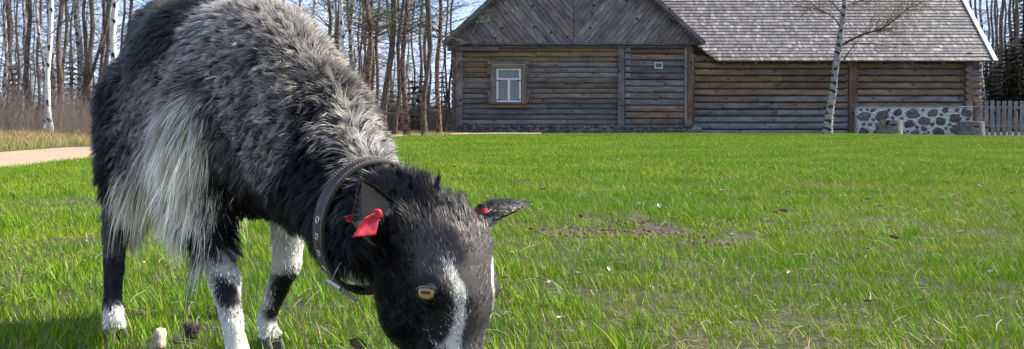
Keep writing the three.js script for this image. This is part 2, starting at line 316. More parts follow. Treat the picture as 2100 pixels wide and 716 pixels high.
  function shingleGeometry() {                                   // a tapered split shingle, butt end at y = 0, thick end proud
    const w = 0.5, L = 0.30, pos = [], idx = [];
    const P = [[-w, 0, 0], [w, 0, 0], [w, 0, 0.028], [-w, 0, 0.028], [-w, L, 0], [w, L, 0], [w, L, 0.003], [-w, L, 0.003]];
    const F = [[0, 1, 2, 3], [3, 2, 6, 7], [1, 5, 6, 2], [0, 3, 7, 4], [4, 7, 6, 5]], uv = [];
    for (const f of F) { const b = pos.length / 3; for (const v of f) { pos.push(...P[v]); uv.push(P[v][1] * 0.45, P[v][0] * 0.1); } idx.push(b, b + 1, b + 2, b, b + 2, b + 3); }
    return buffer(pos, null, uv, null, idx);
  }
  const shG = shingleGeometry(), EXPO = 0.148;
  const slabLen = half / Math.cos(slopeAng);
  for (const side of [-1, 1]) {
    const roof = group('gable_roof_slope', apexX, apexY, 0, house);
    const slab = mesh('roof_deck', plank(slabLen, 0.05, 7.6, 0.004), mDarkTrim, roof);
    slab.position.set(side * half / 2, -k * half / 2 + 0.0, -3.28); slab.rotation.z = -side * slopeAng;
    const bb = mesh('bargeboard', plank(slabLen + 0.06, 0.125, 0.035, 0.005), mDarkTrim, roof);
    bb.position.set(side * half / 2, -k * half / 2 + 0.005, 0.545); bb.rotation.z = -side * slopeAng;
    const teeth = []; for (let s = 0.1; s < slabLen; s += 0.115) { const g = plank(0.075, 0.07 + 0.035 * r(), 0.03, 0.004); g.rotateZ(-side * slopeAng); g.translate(side * Math.cos(slopeAng) * s + -side * Math.sin(slopeAng) * 0.07, -Math.sin(slopeAng) * s - Math.cos(slopeAng) * 0.07, 0.51); teeth.push(g); }
    stuff(mesh('shingle_butts', mergeGeometries(teeth), mGrey[3], roof));
    const n = Math.floor(slabLen / EXPO), M = new THREE.InstancedMesh(shG, mShingle, n * 62); let c = 0;
    const q = new THREE.Object3D(), colr = new THREE.Color();
    for (let i = 0; i < n; i++) for (let j = 0; j < 62; j++) {
      const s = slabLen - i * EXPO, w = 0.12;
      q.position.set(side * Math.cos(slopeAng) * s + side * Math.sin(slopeAng) * 0.03, -Math.sin(slopeAng) * s + Math.cos(slopeAng) * 0.03, 0.5 - j * w - 0.06);
      const up = new THREE.Vector3(-side * Math.cos(slopeAng), Math.sin(slopeAng), 0), nn = new THREE.Vector3(side * Math.sin(slopeAng), Math.cos(slopeAng), 0), xx = new THREE.Vector3().crossVectors(up, nn);
      q.quaternion.setFromRotationMatrix(new THREE.Matrix4().makeBasis(xx, up, nn)); q.rotateX(-0.05); q.scale.set(w * 0.97, 1, 1); q.updateMatrix(); M.setMatrixAt(c, q.matrix); const t = pick(roofTone, r()); M.setColorAt(c++, colr.setRGB(...t));
    }
    M.count = c; M.name = 'shingle_covering'; stuff(M); roof.add(M);
  }
  { const p = new THREE.Shape([new THREE.Vector2(-half + 0.3, 0), new THREE.Vector2(half - 0.3, 0), new THREE.Vector2(0, (half - 0.3) * k)]); const o = mesh('rear_gable', new THREE.ExtrudeGeometry(p, { depth: 0.05, bevelEnabled: false }), mDarkTrim, house); o.position.set(apexX, beamY, -6.9); }
  // --- window of the gable wall
  {
    const w = group('window', hx(1043), win.b, 0.02, house);
    const mWhite = std({ color: rgb(0.72, 0.73, 0.72), roughness: 0.6 }), mFrame = mOchre[0];
    const W = (px) => hx(px) - hx(1043), Y = (py) => hy(py) - win.b;
    const bar = (name, xa, xb, ya, yb, z, d, m) => { const o = mesh(name, plank(xb - xa, yb - ya, d, 0.005, r(), r()), m, w); o.position.set((xa + xb) / 2, (ya + yb) / 2, z); return o; };
    bar('casing', W(1006), W(1017), Y(212), Y(134), 0.045, 0.06, mGrey[0]); bar('casing', W(1069.5), W(1079.5), Y(212), Y(134), 0.045, 0.06, mBrown[0]);
    bar('casing', W(1006), W(1078), Y(140), Y(133), 0.062, 0.07, mOchre[2]); bar('head_board', W(1000), W(1086), Y(132.6), Y(126.5), 0.08, 0.13, mDarkTrim);
    bar('window_sill', W(1003), W(1082), Y(214), Y(212.4), 0.10, 0.16, mGrey[1]); bar('sill_log', W(996), W(1087), Y(220.5), Y(214.4), 0.05, 0.07, mOchre[0]);
    for (const [a, b, ya, yb, s] of [[998, 1005, 152, 132, 1], [1080, 1088, 152, 132, 2], [999, 1005, 211, 187, 3], [1080, 1087, 211, 187, 4]]) {      // carved brackets beside the casing
      const sh = new THREE.Shape(), xa = W(a), xb = W(b), y0 = Y(ya), y1 = Y(yb), dir = a < 1040 ? 1 : -1, inner = dir > 0 ? xb : xa, outer = dir > 0 ? xa : xb, H = y1 - y0;
      sh.moveTo(inner, y0); sh.lineTo(inner, y1); sh.lineTo(outer, y1); sh.quadraticCurveTo(outer, y1 - H * 0.25, mix(outer, inner, 0.45), y1 - H * 0.35); sh.quadraticCurveTo(outer, y1 - H * 0.5, mix(outer, inner, 0.3), y1 - H * 0.7); sh.lineTo(mix(outer, inner, 0.1), y0); sh.closePath();
      const o = mesh('carved_bracket', new THREE.ExtrudeGeometry(sh, { depth: 0.05, bevelEnabled: true, bevelSize: 0.005, bevelThickness: 0.005, bevelSegments: 1 }), mDarkTrim, w); o.position.z = 0.035;
    }
    bar('frame', W(1018), W(1022), Y(210), Y(141), 0.045, 0.05, mWhite); bar('frame', W(1064.5), W(1068.5), Y(210), Y(141), 0.045, 0.05, mWhite);
    bar('frame', W(1022.1), W(1064.4), Y(144), Y(141), 0.045, 0.05, mWhite); bar('frame', W(1022.1), W(1064.4), Y(164), Y(160.5), 0.05, 0.06, mWhite); bar('frame', W(1022.1), W(1064.4), Y(210), Y(206.5), 0.045, 0.05, mWhite); bar('mullion', W(1041), W(1046), Y(206.4), Y(164.1), 0.05, 0.06, mWhite);
    const glass = new THREE.MeshPhysicalMaterial({ color: rgb(0.85, 0.9, 0.88), transmission: 1, thickness: 0, roughness: 0.03, ior: 1.5 });
    for (const [a, b, c, e] of [[1022, 1064.5, 160.5, 144], [1022, 1041, 206.5, 164], [1046, 1064.5, 206.5, 164]]) { const o = mesh('pane', new THREE.BoxGeometry(W(b) - W(a) - 0.002, Y(e) - Y(c) - 0.002, 0.004), glass, w); o.position.set((W(a) + W(b)) / 2, (Y(c) + Y(e)) / 2, 0.035); }
    for (const [a, b, yy] of [[1019, 1027, 165.5], [1060, 1068, 165.5], [1019, 1026, 204.5], [1061, 1068, 204.5]]) bar('corner_iron', W(a), W(b), Y(yy + 0.8), Y(yy - 0.8), 0.078, 0.006, std({ color: rgb(0.03, 0.03, 0.03), roughness: 0.6, metalness: 0.5 }));
    // lace curtain: fluted cloth a hand behind the glass, and the dark room
    const cg = new THREE.PlaneGeometry(W(1064) - W(1022), Y(144) - Y(206), 64, 1), cp = cg.attributes.position; for (let i = 0; i < cp.count; i++) cp.setZ(i, 0.014 * Math.sin(cp.getX(i) * 150)); cg.computeVertexNormals();
    const cm = new THREE.MeshPhysicalMaterial({ color: rgb(0.30, 0.34, 0.31), transmission: 0.5, thickness: 0, roughness: 1, side: THREE.DoubleSide });
    const cur = mesh('curtain', cg, cm, w); cur.position.set((W(1022) + W(1064)) / 2, (Y(144) + Y(206)) / 2, -0.06);
    const room = mesh('reveal', new THREE.BoxGeometry(W(1080) - W(1006), Y(133) - Y(213), 0.9), std({ color: rgb(0.10, 0.09, 0.08), roughness: 1, side: THREE.BackSide }), w);
    { const s = new THREE.Shape(); room.geometry = new THREE.BoxGeometry(W(1078) - W(1008), Y(135) - Y(212), 0.05); room.position.set(0, (Y(135) + Y(212)) / 2, -0.75); room.material = std({ color: rgb(0.45, 0.42, 0.37), roughness: 1 }); }
    for (const [xa, xb, ya, yb] of [[1006, 1008, 212, 135], [1078, 1080, 212, 135]]) bar('reveal', W(xa), W(xb), Y(ya), Y(yb), -0.37, 0.75, std({ color: rgb(0.46, 0.42, 0.36), roughness: 1 }));
    for (const [ya, yb] of [[213, 212.2], [134.8, 134]]) bar('reveal', W(1006), W(1080), Y(ya), Y(yb), -0.37, 0.75, std({ color: rgb(0.46, 0.42, 0.36), roughness: 1 }));
  }
  { // small vent window
    const v = group('vent_window', hx(1350), hy(134.5), 0.05, house), m = std({ color: rgb(0.6, 0.61, 0.6), roughness: 0.7 });
    for (const [w, h, x, y] of [[0.24, 0.03, 0, 0.075], [0.24, 0.03, 0, -0.075], [0.03, 0.119, -0.105, 0], [0.03, 0.119, 0.105, 0]]) { const o = mesh('frame', plank(w, h, 0.05, 0.004), m, v); o.position.set(x, y, 0.01); }
    const p = mesh('pane', new THREE.BoxGeometry(0.178, 0.118, 0.006), std({ color: rgb(0.01, 0.011, 0.013), roughness: 0.12 }), v); p.position.z = 0.002;
  }
  // --- barn wing: log wall set back, posts, stone plinth, corner log ends
  const BD = 30.55, bz = -0.55, eaveY = hy(124.5, 30.1), bTop = eaveY + 0.18;
  const b0 = hx(1424, BD), b1 = hx(1738, BD), b2 = hx(1756, BD), b3 = hx(1978, BD), bBottom = -0.12;
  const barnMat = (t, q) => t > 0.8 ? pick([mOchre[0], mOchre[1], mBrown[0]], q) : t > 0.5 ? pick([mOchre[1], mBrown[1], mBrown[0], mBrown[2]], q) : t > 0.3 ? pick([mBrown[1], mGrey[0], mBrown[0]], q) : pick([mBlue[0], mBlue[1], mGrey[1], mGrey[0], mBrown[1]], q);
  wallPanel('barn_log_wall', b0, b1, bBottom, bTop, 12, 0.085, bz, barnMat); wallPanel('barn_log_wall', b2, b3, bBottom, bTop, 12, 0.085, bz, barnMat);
  const barnPost = (a, b, m, d = 0.16) => box(0, hx(b, BD) - hx(a, BD), bTop - bBottom, d, (hx(a, BD) + hx(b, BD)) / 2, (bTop + bBottom) / 2, bz + 0.07, m, 'post');
  barnPost(1414, 1423.5, mPostBrown); barnPost(1738.5, 1755.5, mPostBrown, 0.22);
  { const o = mesh('sill_log_end', logGeometry(0.4, 0.16, 0, 3, true), mBlue[0], house); o.position.set(hx(1424), 0.1, 0.02); }
  const corner = group('corner_log_ends', hx(1982, BD), bBottom, bz, house);
  for (let i = 0; i < 12; i++) {
    const h = (bTop - bBottom) / 12;
    const a = mesh('log_end', logGeometry(0.46 + 0.1 * r(), h * 1.0, 0, i * 3.7, true), pick([mGrey[0], mGrey[2], mOchre[0]], r()), corner); a.position.set(0.17, h * (i + 0.5), -0.06);
    const b = mesh('log_end', logGeometry(0.5 + 0.06 * r(), h * 0.98, 0, i * 5.1 + 2, true), pick([mBrown[1], mGrey[1], mGrey[3]], r()), corner); b.rotation.y = Math.PI / 2; b.position.set(-0.02, h * (i + 1.0) - 0.02, -0.02); 
  }
  const side = group('barn_end_wall', b3 + 0.1, bBottom, bz - 4.2, house); for (let i = 0; i < 12; i++) { const o = mesh('log', logGeometry(8.2, (bTop - bBottom) / 12, 0.085, 60 + i), pick(mGrey, r()), side); o.rotation.y = Math.PI / 2; o.position.y = (bTop - bBottom) / 12 * (i + 0.5); }
  // stone plinth under the right bay, standing proud of the logs
  const plz = bz + 0.36, pl0 = hx(1757, 30.2), pl1 = hx(1999, 30.2), plTop = hy(220.5, 30.2), plBot = -0.25;
  const plaster = (() => { const t = texture(256, 256, (u, v) => { const n = 0.8 + 0.45 * tile(u, v, 16, 16, 54, 4); return [n]; }); return std({ color: rgb(0.80, 0.80, 0.76), map: t, bumpMap: t, bumpScale: 0.015, roughness: 1 }); })();
  const pl = mesh('stone_plinth', plank(pl1 - pl0, plTop - plBot, 0.6, 0.02), plaster, house); pl.position.set((pl0 + pl1) / 2, (plTop + plBot) / 2, plz - 0.3);
  { const cap = mesh('plinth_cap', plank(pl1 - pl0 + 0.02, 0.03, 0.62, 0.008), std({ color: rgb(0.35, 0.34, 0.33), roughness: 0.9 }), house); cap.position.set((pl0 + pl1) / 2, plTop + 0.016, plz - 0.3); }
  {
    const placed = []; const cx = pl.position.x, cy = pl.position.y;
    for (let tries = 0; tries < 6000 && placed.length < 70; tries++) {
      const R = tries < 700 ? 0.13 + 0.06 * r() : tries < 2500 ? 0.085 + 0.035 * r() : 0.045 + 0.03 * r(), x = mix(pl0 + R, pl1 - R, r()), y = mix(plBot + 0.2, plTop - R * 0.75, r());
      if (placed.some(([a, b, c]) => Math.hypot((a - x) * 0.88, (b - y) * 1.15) < (c + R) * 0.97 + 0.025)) continue;
      placed.push([x, y, R]);
      const s = mesh('stone', stone(R * (1.0 + 0.2 * r()), R * (0.78 + 0.12 * r()), 0.06, r() * 50), pick(mStoneMats, r()), pl); s.position.set(x - cx, y - cy, 0.27); s.rotation.z = (r() - 0.5) * 0.9;
    }
  }
  // --- barn roof: deck, shingle courses, verge board; the lowest courses one shingle at a time
  const rk = 0.93, ra = Math.atan(rk), zE = -0.1, xR = hx(2044, 30.1), run = 4.45, xL = apexX + 0.4;
  const roof = group('barn_roof', 0, eaveY, zE, house);
  const slopeL = run / Math.cos(ra);
  { // deck under the shingles, cut along the valley
    const v = (s) => half + apexX + 0.0 - 0.0 + ((eaveY - (apexY - k * half)) / k) * -1 - s;
    const pts = [[v(0), 0], [xR, 0], [xR, slopeL], [v(run), slopeL]];
    const g = new THREE.ExtrudeGeometry(new THREE.Shape(pts.map((p) => new THREE.Vector2(...p))), { depth: 0.03, bevelEnabled: false });
    const o = mesh('roof_deck', g, mBrown[1], roof); o.rotation.x = -(Math.PI / 2 - ra); o.position.y = -0.035;
    const g2 = new THREE.BoxGeometry(xR - xL, slopeL, 0.05), o2 = mesh('rear_slope', g2, mDarkTrim, roof); o2.rotation.x = (Math.PI / 2 - ra); o2.position.set((xR + xL) / 2, run * rk / 2, -run * 1.5);
    const rows = Math.floor(slopeL / EXPO), colr = new THREE.Color(), q = new THREE.Object3D(), list = [];
    for (let i = -0; i < rows; i++) {
      const s = i * EXPO, xv = v(s * Math.cos(ra)) - 0.05; let x = Math.max(xv, xL) + 0.08 * r();
      const rowTone = 0.94 + 0.12 * r(), rowTilt = 0.004 * (r() - 0.5);
      while (x < xR - 0.03) {
        const w = Math.min(0.05 + 0.05 * r(), xR - x); const one = rowTone * (0.8 + 0.4 * r()), t = pick(roofTone, r()).map((e) => e * one);
        list.push([i, x + w / 2, s + 0.014 * (r() - 0.5) + rowTilt * x, w * 0.965, t, 0.055 + 0.03 * r(), 0.02 * (r() - 0.5)]); x += w;
      }
    }
    const eaveMats = roofTone.map((t) => { const m = mShingle.clone(); m.color = rgb(...t); return m; });
    const single = list.filter((e) => e[0] < 3), rest = list.filter((e) => e[0] >= 3);
    const set = (o, e) => { o.position.set(e[1], Math.sin(ra) * e[2], -Math.cos(ra) * e[2]); o.rotation.set(-(Math.PI / 2 - ra) - 0.012, 0, 0); o.rotateZ(e[6]); o.rotateX(-e[5] * 0.7); o.scale.set(e[3], 1, 1); };
    single.forEach((e, i) => { if (i < 300) { const o = mesh('shingle', shG, pick(eaveMats, r()), roof); set(o, e); } else rest.push(e); });
    const M = new THREE.InstancedMesh(shG, mShingle, rest.length); rest.forEach((e, i) => { set(q, e); q.updateMatrix(); M.setMatrixAt(i, q.matrix); M.setColorAt(i, colr.setRGB(...e[4])); });
    M.name = 'shingle_covering'; roof.add(stuff(M));
    const verge = mesh('verge_board', plank(0.13, slopeL + 0.1, 0.035, 0.006), std({ color: rgb(0.62, 0.60, 0.56), map: texGrey, roughness: 0.7 }), roof); verge.material.map = null; verge.rotation.x = -(Math.PI / 2 - ra); verge.position.set(xR - 0.045, run * rk / 2 + 0.03, -run / 2 + 0.03);
    const rafters = []; for (let x = v(0) + 0.2; x < xR - 0.2; x += 0.9) { const g = new THREE.BoxGeometry(0.07, 0.7, 0.09); g.rotateX(-(Math.PI / 2 - ra)); g.translate(x, 0.2, -0.3); const o = mesh('rafter_tail', g, mBrown[1], roof); o.position.y = -0.04; }
    const batten = mesh('eave_batten', plank(xR - v(0) - 0.1, 0.03, 0.05, 0.004), mBrown[1], roof); batten.position.set((xR + v(0)) / 2, -0.012, -0.03);
  }
}

// ---------------------------------------------------------------- trees
class Tubes {
  constructor() { this.pos = []; this.nor = []; this.uv = []; this.idx = []; this.col = []; }
  limb(pts, radii, sides, bump = 0, seed = 0, closeTip = true) {
    const n = pts.length, base = this.pos.length / 3; let v = 0;
    const t = new THREE.Vector3(), a = new THREE.Vector3(), b = new THREE.Vector3(), ref = new THREE.Vector3(0.31, 0.2, 0.93);
    for (let i = 0; i < n; i++) {
      t.subVectors(pts[Math.min(n - 1, i + 1)], pts[Math.max(0, i - 1)]).normalize();
      a.crossVectors(t, Math.abs(t.dot(ref)) > 0.95 ? new THREE.Vector3(1, 0, 0) : ref).normalize(); b.crossVectors(t, a);
      if (i) v += pts[i].distanceTo(pts[i - 1]);
      for (let s = 0; s <= sides; s++) {
        const f = s / sides * 2 * Math.PI, c = Math.cos(f), d = Math.sin(f);
        const r = radii[i] * (1 + (bump ? bump * noise(c * 1.5 + seed, d * 1.5, v * 2.2 + seed) : 0));
        this.pos.push(pts[i].x + (a.x * c + b.x * d) * r, pts[i].y + (a.y * c + b.y * d) * r, pts[i].z + (a.z * c + b.z * d) * r);
        this.nor.push(a.x * c + b.x * d, a.y * c + b.y * d, a.z * c + b.z * d); this.uv.push(s / sides, v);
      }
    }
    const w = sides + 1;
    for (let i = 0; i < n - 1; i++) for (let s = 0; s < sides; s++) { const p = base + i * w + s; this.idx.push(p, p + 1, p + w, p + 1, p + w + 1, p + w); }
  }
  leaf(p, d, side, len, wid) {                                     // a small pointed leaf: two faces folded along its rib
    const base = this.pos.length / 3, n = new THREE.Vector3().crossVectors(d, side).normalize();
    const put = (q) => { this.pos.push(q.x, q.y, q.z); this.nor.push(n.x, n.y, n.z); this.uv.push(0, 0); };
    put(p); put(p.clone().addScaledVector(d, len * 0.5).addScaledVector(side, wid)); put(p.clone().addScaledVector(d, len)); put(p.clone().addScaledVector(d, len * 0.5).addScaledVector(side, -wid));
    this.idx.push(base, base + 1, base + 2, base, base + 2, base + 3);
  }
  needle(p, d, side, len, wid) { const base = this.pos.length / 3, n = new THREE.Vector3().crossVectors(d, side).normalize(); for (const q of [p.clone().addScaledVector(side, wid), p.clone().addScaledVector(side, -wid), p.clone().addScaledVector(d, len)]) { this.pos.push(q.x, q.y, q.z); this.nor.push(n.x, n.y, n.z); this.uv.push(0, 0); } this.idx.push(base, base + 1, base + 2); }
  geometry() { return buffer(this.pos, this.nor, this.uv, null, this.idx); }
}
const barkTex = {
  birch: texture(256, 1024, (u, v) => {
    let c = mix3([0.80, 0.79, 0.76], [0.93, 0.92, 0.90], clamp(0.5 + tile(u, v, 6, 20, 3, 3)));
    const len = tile(u, v, 5, 90, 7, 3); c = mix3(c, [0.25, 0.23, 0.22], smooth(0.16, 0.24, len) * 0.85);
    const blot = tile(u, v, 3.2, 7, 17, 4); return mix3(c, [0.13, 0.12, 0.12], smooth(0.17, 0.27, blot));
  }),
  greybirch: texture(256, 1024, (u, v) => {
    let c = mix3([0.58, 0.56, 0.54], [0.80, 0.78, 0.75], clamp(0.5 + 1.3 * tile(u, v, 6, 26, 3, 3)));
    const blot = tile(u, v, 4, 10, 27, 4); c = mix3(c, [0.2, 0.185, 0.18], smooth(0.04, 0.18, blot)); return mix3(c, [0.3, 0.27, 0.25], smooth(0.14, 0.24, tile(u, v, 5, 80, 8, 3)));
  }),
  pine: texture(256, 1024, (u, v) => { const p = tile(u, v, 9, 20, 41, 4), q = tile(u, v, 3, 5, 45, 2); let c = mix3([0.42, 0.33, 0.28], [0.62, 0.48, 0.39], clamp(0.5 + 1.5 * p + q)); return mix3(c, [0.2, 0.165, 0.15], smooth(0.02, 0.16, tile(u, v, 12, 9, 47, 3))); }),
  dark: texture(256, 1024, (u, v) => { const p = tile(u, v, 10, 18, 61, 4); let c = mix3([0.33, 0.28, 0.25], [0.52, 0.45, 0.40], clamp(0.5 + 1.6 * p)); return mix3(c, [0.15, 0.14, 0.14], smooth(0.05, 0.18, tile(u, v, 16, 7, 67, 3))); }),
};
const barkMat = Object.fromEntries(Object.entries(barkTex).map(([k, t]) => [k, std({ map: t, bumpMap: t, bumpScale: 0.02, roughness: 0.95 })]));
const twigMat = { birch: std({ color: rgb(0.085, 0.062, 0.052), roughness: 0.9 }), greybirch: std({ color: rgb(0.10, 0.078, 0.065), roughness: 0.9 }), pine: std({ color: rgb(0.13, 0.105, 0.09), roughness: 0.95 }), dark: std({ color: rgb(0.10, 0.085, 0.075), roughness: 0.95 }) };
const needleMat = new THREE.MeshPhysicalMaterial({ color: rgb(0.085, 0.115, 0.03), roughness: 0.7, side: THREE.DoubleSide });
const spruceMat = new THREE.MeshPhysicalMaterial({ color: rgb(0.028, 0.045, 0.022), roughness: 0.75, side: THREE.DoubleSide });
const V = (x, y, z) => new THREE.Vector3(x, y, z);

function bareBranch(T, r, start, dir, len, rad, depth, droop) {
  const n = depth > 1 ? 4 : depth === 1 ? 3 : 2, pts = [start.clone()], radii = [rad]; const d = dir.clone().normalize(), p = start.clone();
  for (let i = 1; i <= n; i++) { d.x += (r() - 0.5) * 0.32; d.z += (r() - 0.5) * 0.32; d.y += (r() - 0.5) * 0.2 + droop; d.normalize(); p.addScaledVector(d, len / n); pts.push(p.clone()); radii.push(rad * (1 - 0.85 * i / n)); }
  T.limb(pts, radii, depth > 1 ? 4 : 3);
  if (depth > 0) for (let k = 0; k < (depth > 1 ? 5 : 4); k++) {
    const t = 0.25 + 0.72 * r(), i = Math.min(n - 1, Math.floor(t * n)), q = pts[i].clone().lerp(pts[i + 1], t * n - i), a = r() * 6.28;
    const dd = d.clone().multiplyScalar(0.9).add(V(Math.cos(a), 0.25 * (r() - 0.3), Math.sin(a)).multiplyScalar(0.85));
    bareBranch(T, r, q, dd, len * (0.3 + 0.3 * r()), Math.max(0.0035, rad * 0.42), depth - 1, droop * 0.7);
  }
  return pts;
}
function makeTree(name, label, grp, kind, base, o, seed) {
  const r = rng(seed), g = group(name, base.x, base.y, base.z); tag(g, label, 'tree', grp);
  const H = o.height, pts = [], radii = [], n = 16; let x = 0, z = 0;
  const bend = (r() - 0.5) * 0.25, ph = r() * 6;
  for (let i = 0; i <= n; i++) { const t = i / n; x = o.lean * H * t + bend * Math.sin(t * 7 + ph) * (0.25 + t) * (o.bendy ?? 1.1) + 0.05 * Math.sin(t * 23 + ph * 2); z = bend * Math.cos(t * 5 + ph) * t; pts.push(V(x, t * H - 0.15, z)); radii.push(o.radius * (1 - 0.72 * t) * (1 + 0.55 * Math.exp(-t * H * 3.5))); }
  const T = new Tubes(); T.limb(pts, radii, 11, 0.18, seed); 
  if (o.fork) { const i0 = Math.round(n * o.fork), q = [], qr = []; for (let i = i0; i <= n; i++) { const s = (i - i0) / n; q.push(V(pts[i].x + (o.forkSide ?? 1) * H * s * 0.28 * (1 - 0.35 * s), pts[i].y, pts[i].z + 0.1 * s * H)); qr.push(radii[i] * 0.72); } T.limb(q, qr, 8, 0.15, seed + 3); }
  mesh('trunk', T.geometry(), barkMat[kind], g);
  const B = new Tubes(), point = (y) => { const t = clamp((y + 0.15) / H) * n, i = Math.min(n - 1, Math.floor(t)); return pts[i].clone().lerp(pts[i + 1], t - i); };
  const count = o.branches ?? 30;
  for (let k = 0; k < count; k++) {
    const y = mix(o.from ?? 0.9, H * 0.97, Math.pow(r(), o.lowBias ?? 1.25)), a = r() * 6.283, up = kind === 'pine' || kind === 'dark' ? 0.02 + 0.35 * r() : 0.5 + 0.5 * r();
    const len = (kind === 'pine' ? 0.8 : 1.15) * (0.5 + r()) * (0.6 + 0.5 * Math.min(1, y / 4));
    bareBranch(B, r, point(y), V(Math.cos(a), up, Math.sin(a)), len, Math.min(o.radius * 0.2, 0.004 + len * 0.007), k % 2 ? 2 : 1, kind === 'pine' ? -0.03 : 0.02);
  }
  if (o.needles) {
    const N = new Tubes();
    for (let k = 0; k < o.needles; k++) {
      const y = mix(o.needleFrom ?? 4, H, r() ** 2), a = r() * 6.28, R = (0.3 + 1.6 * r()) * (1 - 0.5 * Math.max(0, (y - H * 0.75) / (H * 0.25))), c = point(y).add(V(Math.cos(a) * R, 0.15 * R + 0.3 * (r() - 0.5), Math.sin(a) * R));
      if (r() < 0.5) { const s = point(y - 0.2); B.limb([s, s.clone().lerp(c, 0.5).add(V(0, 0.05, 0)), c], [0.02, 0.012, 0.005], 3); }
      for (let m = 0; m < 46; m++) { const d = V(r() - 0.5, r() - 0.3, r() - 0.5).normalize(), e = V(r() - 0.5, r() - 0.5, r() - 0.5).cross(d).normalize(); N.needle(c.clone().add(V((r() - 0.5) * 0.36, (r() - 0.5) * 0.2, (r() - 0.5) * 0.36)), d, e, 0.06 + 0.05 * r(), 0.005); }
    }
    const cr = mesh('crown', B.geometry(), twigMat[kind], g); mesh('needles', N.geometry(), needleMat, cr);
  } else mesh('crown', B.geometry(), twigMat[kind], g);
  return g;
}
function makeSpruce(label, grp, base, H, R, seed) {
  const r = rng(seed), g = group('spruce_tree', base.x, base.y, base.z); tag(g, label, 'tree', grp);
  const T = new Tubes(); T.limb([V(0, -0.1, 0), V(0.02, H * 0.5, 0), V(0, H, 0)], [0.02 * H * 0.9 + 0.02, 0.012 * H, 0.004], 7, 0.1, seed); mesh('trunk', T.geometry(), barkMat.dark, g);
  const N = new Tubes();
  for (let y = 0.15; y < H - 0.1; y += 0.17) {
    const rad = R * Math.pow(1 - y / H, 0.85) * (0.85 + 0.3 * r());
    for (let k = 0; k < 8; k++) {
      const a = k / 8 * 6.283 + r() * 0.7 + y * 2, L = rad * (0.7 + 0.5 * r()), out = V(Math.cos(a), 0, Math.sin(a)), sd = V(-Math.sin(a), 0, Math.cos(a));
      const P = (t) => V(out.x * L * t, y + L * (0.12 * t - 0.42 * t * t), out.z * L * t);
      N.limb([P(0), P(0.5), P(1)], [0.012, 0.008, 0.003], 3);
      const steps = Math.max(3, Math.round(L / 0.085));
      for (let i = 1; i <= steps; i++) for (const s of [-1, 1]) {
        const t = i / steps, l = (0.10 + 0.20 * (1 - t) * L) * (0.7 + 0.6 * r()), p = P(t), d = out.clone().multiplyScalar(0.7).addScaledVector(sd, s * (0.6 + 0.4 * r())).add(V(0, -0.3 + 0.35 * (r() - 0.5), 0)).normalize();
        N.leaf(p, d, V(r() - 0.5, r() + 0.2, r() - 0.5).cross(d).normalize(), l, 0.016 + 0.012 * r());
        N.leaf(p, d.clone().add(V(0, -0.35 * r(), 0)).normalize(), sd, l * 0.8, 0.016);
      }
    }
  }
  mesh('crown', N.geometry(), spruceMat, g);
  return g;
}
const woodsAt = (px, d) => { const p = at(px, HORIZON, d); p.y = heightAt(p.x, p.z); return p; };
const roadWood = 'trees of the wood along the dirt road', gapWood = 'trees of the wood beside the log farmhouse', backWood = 'trees behind the picket fence';
const WOODS = {
  birch: ['birch_tree', 'slender birch with bright white bark in the wood'],
  greybirch: ['birch_tree', 'older birch with grey rough-patched bark in the wood'],
  pine: ['pine_tree', 'tall pine with reddish brown bark in the wood'],
  dark: ['alder_tree', 'leafless dark-barked tree in the wood'],
};
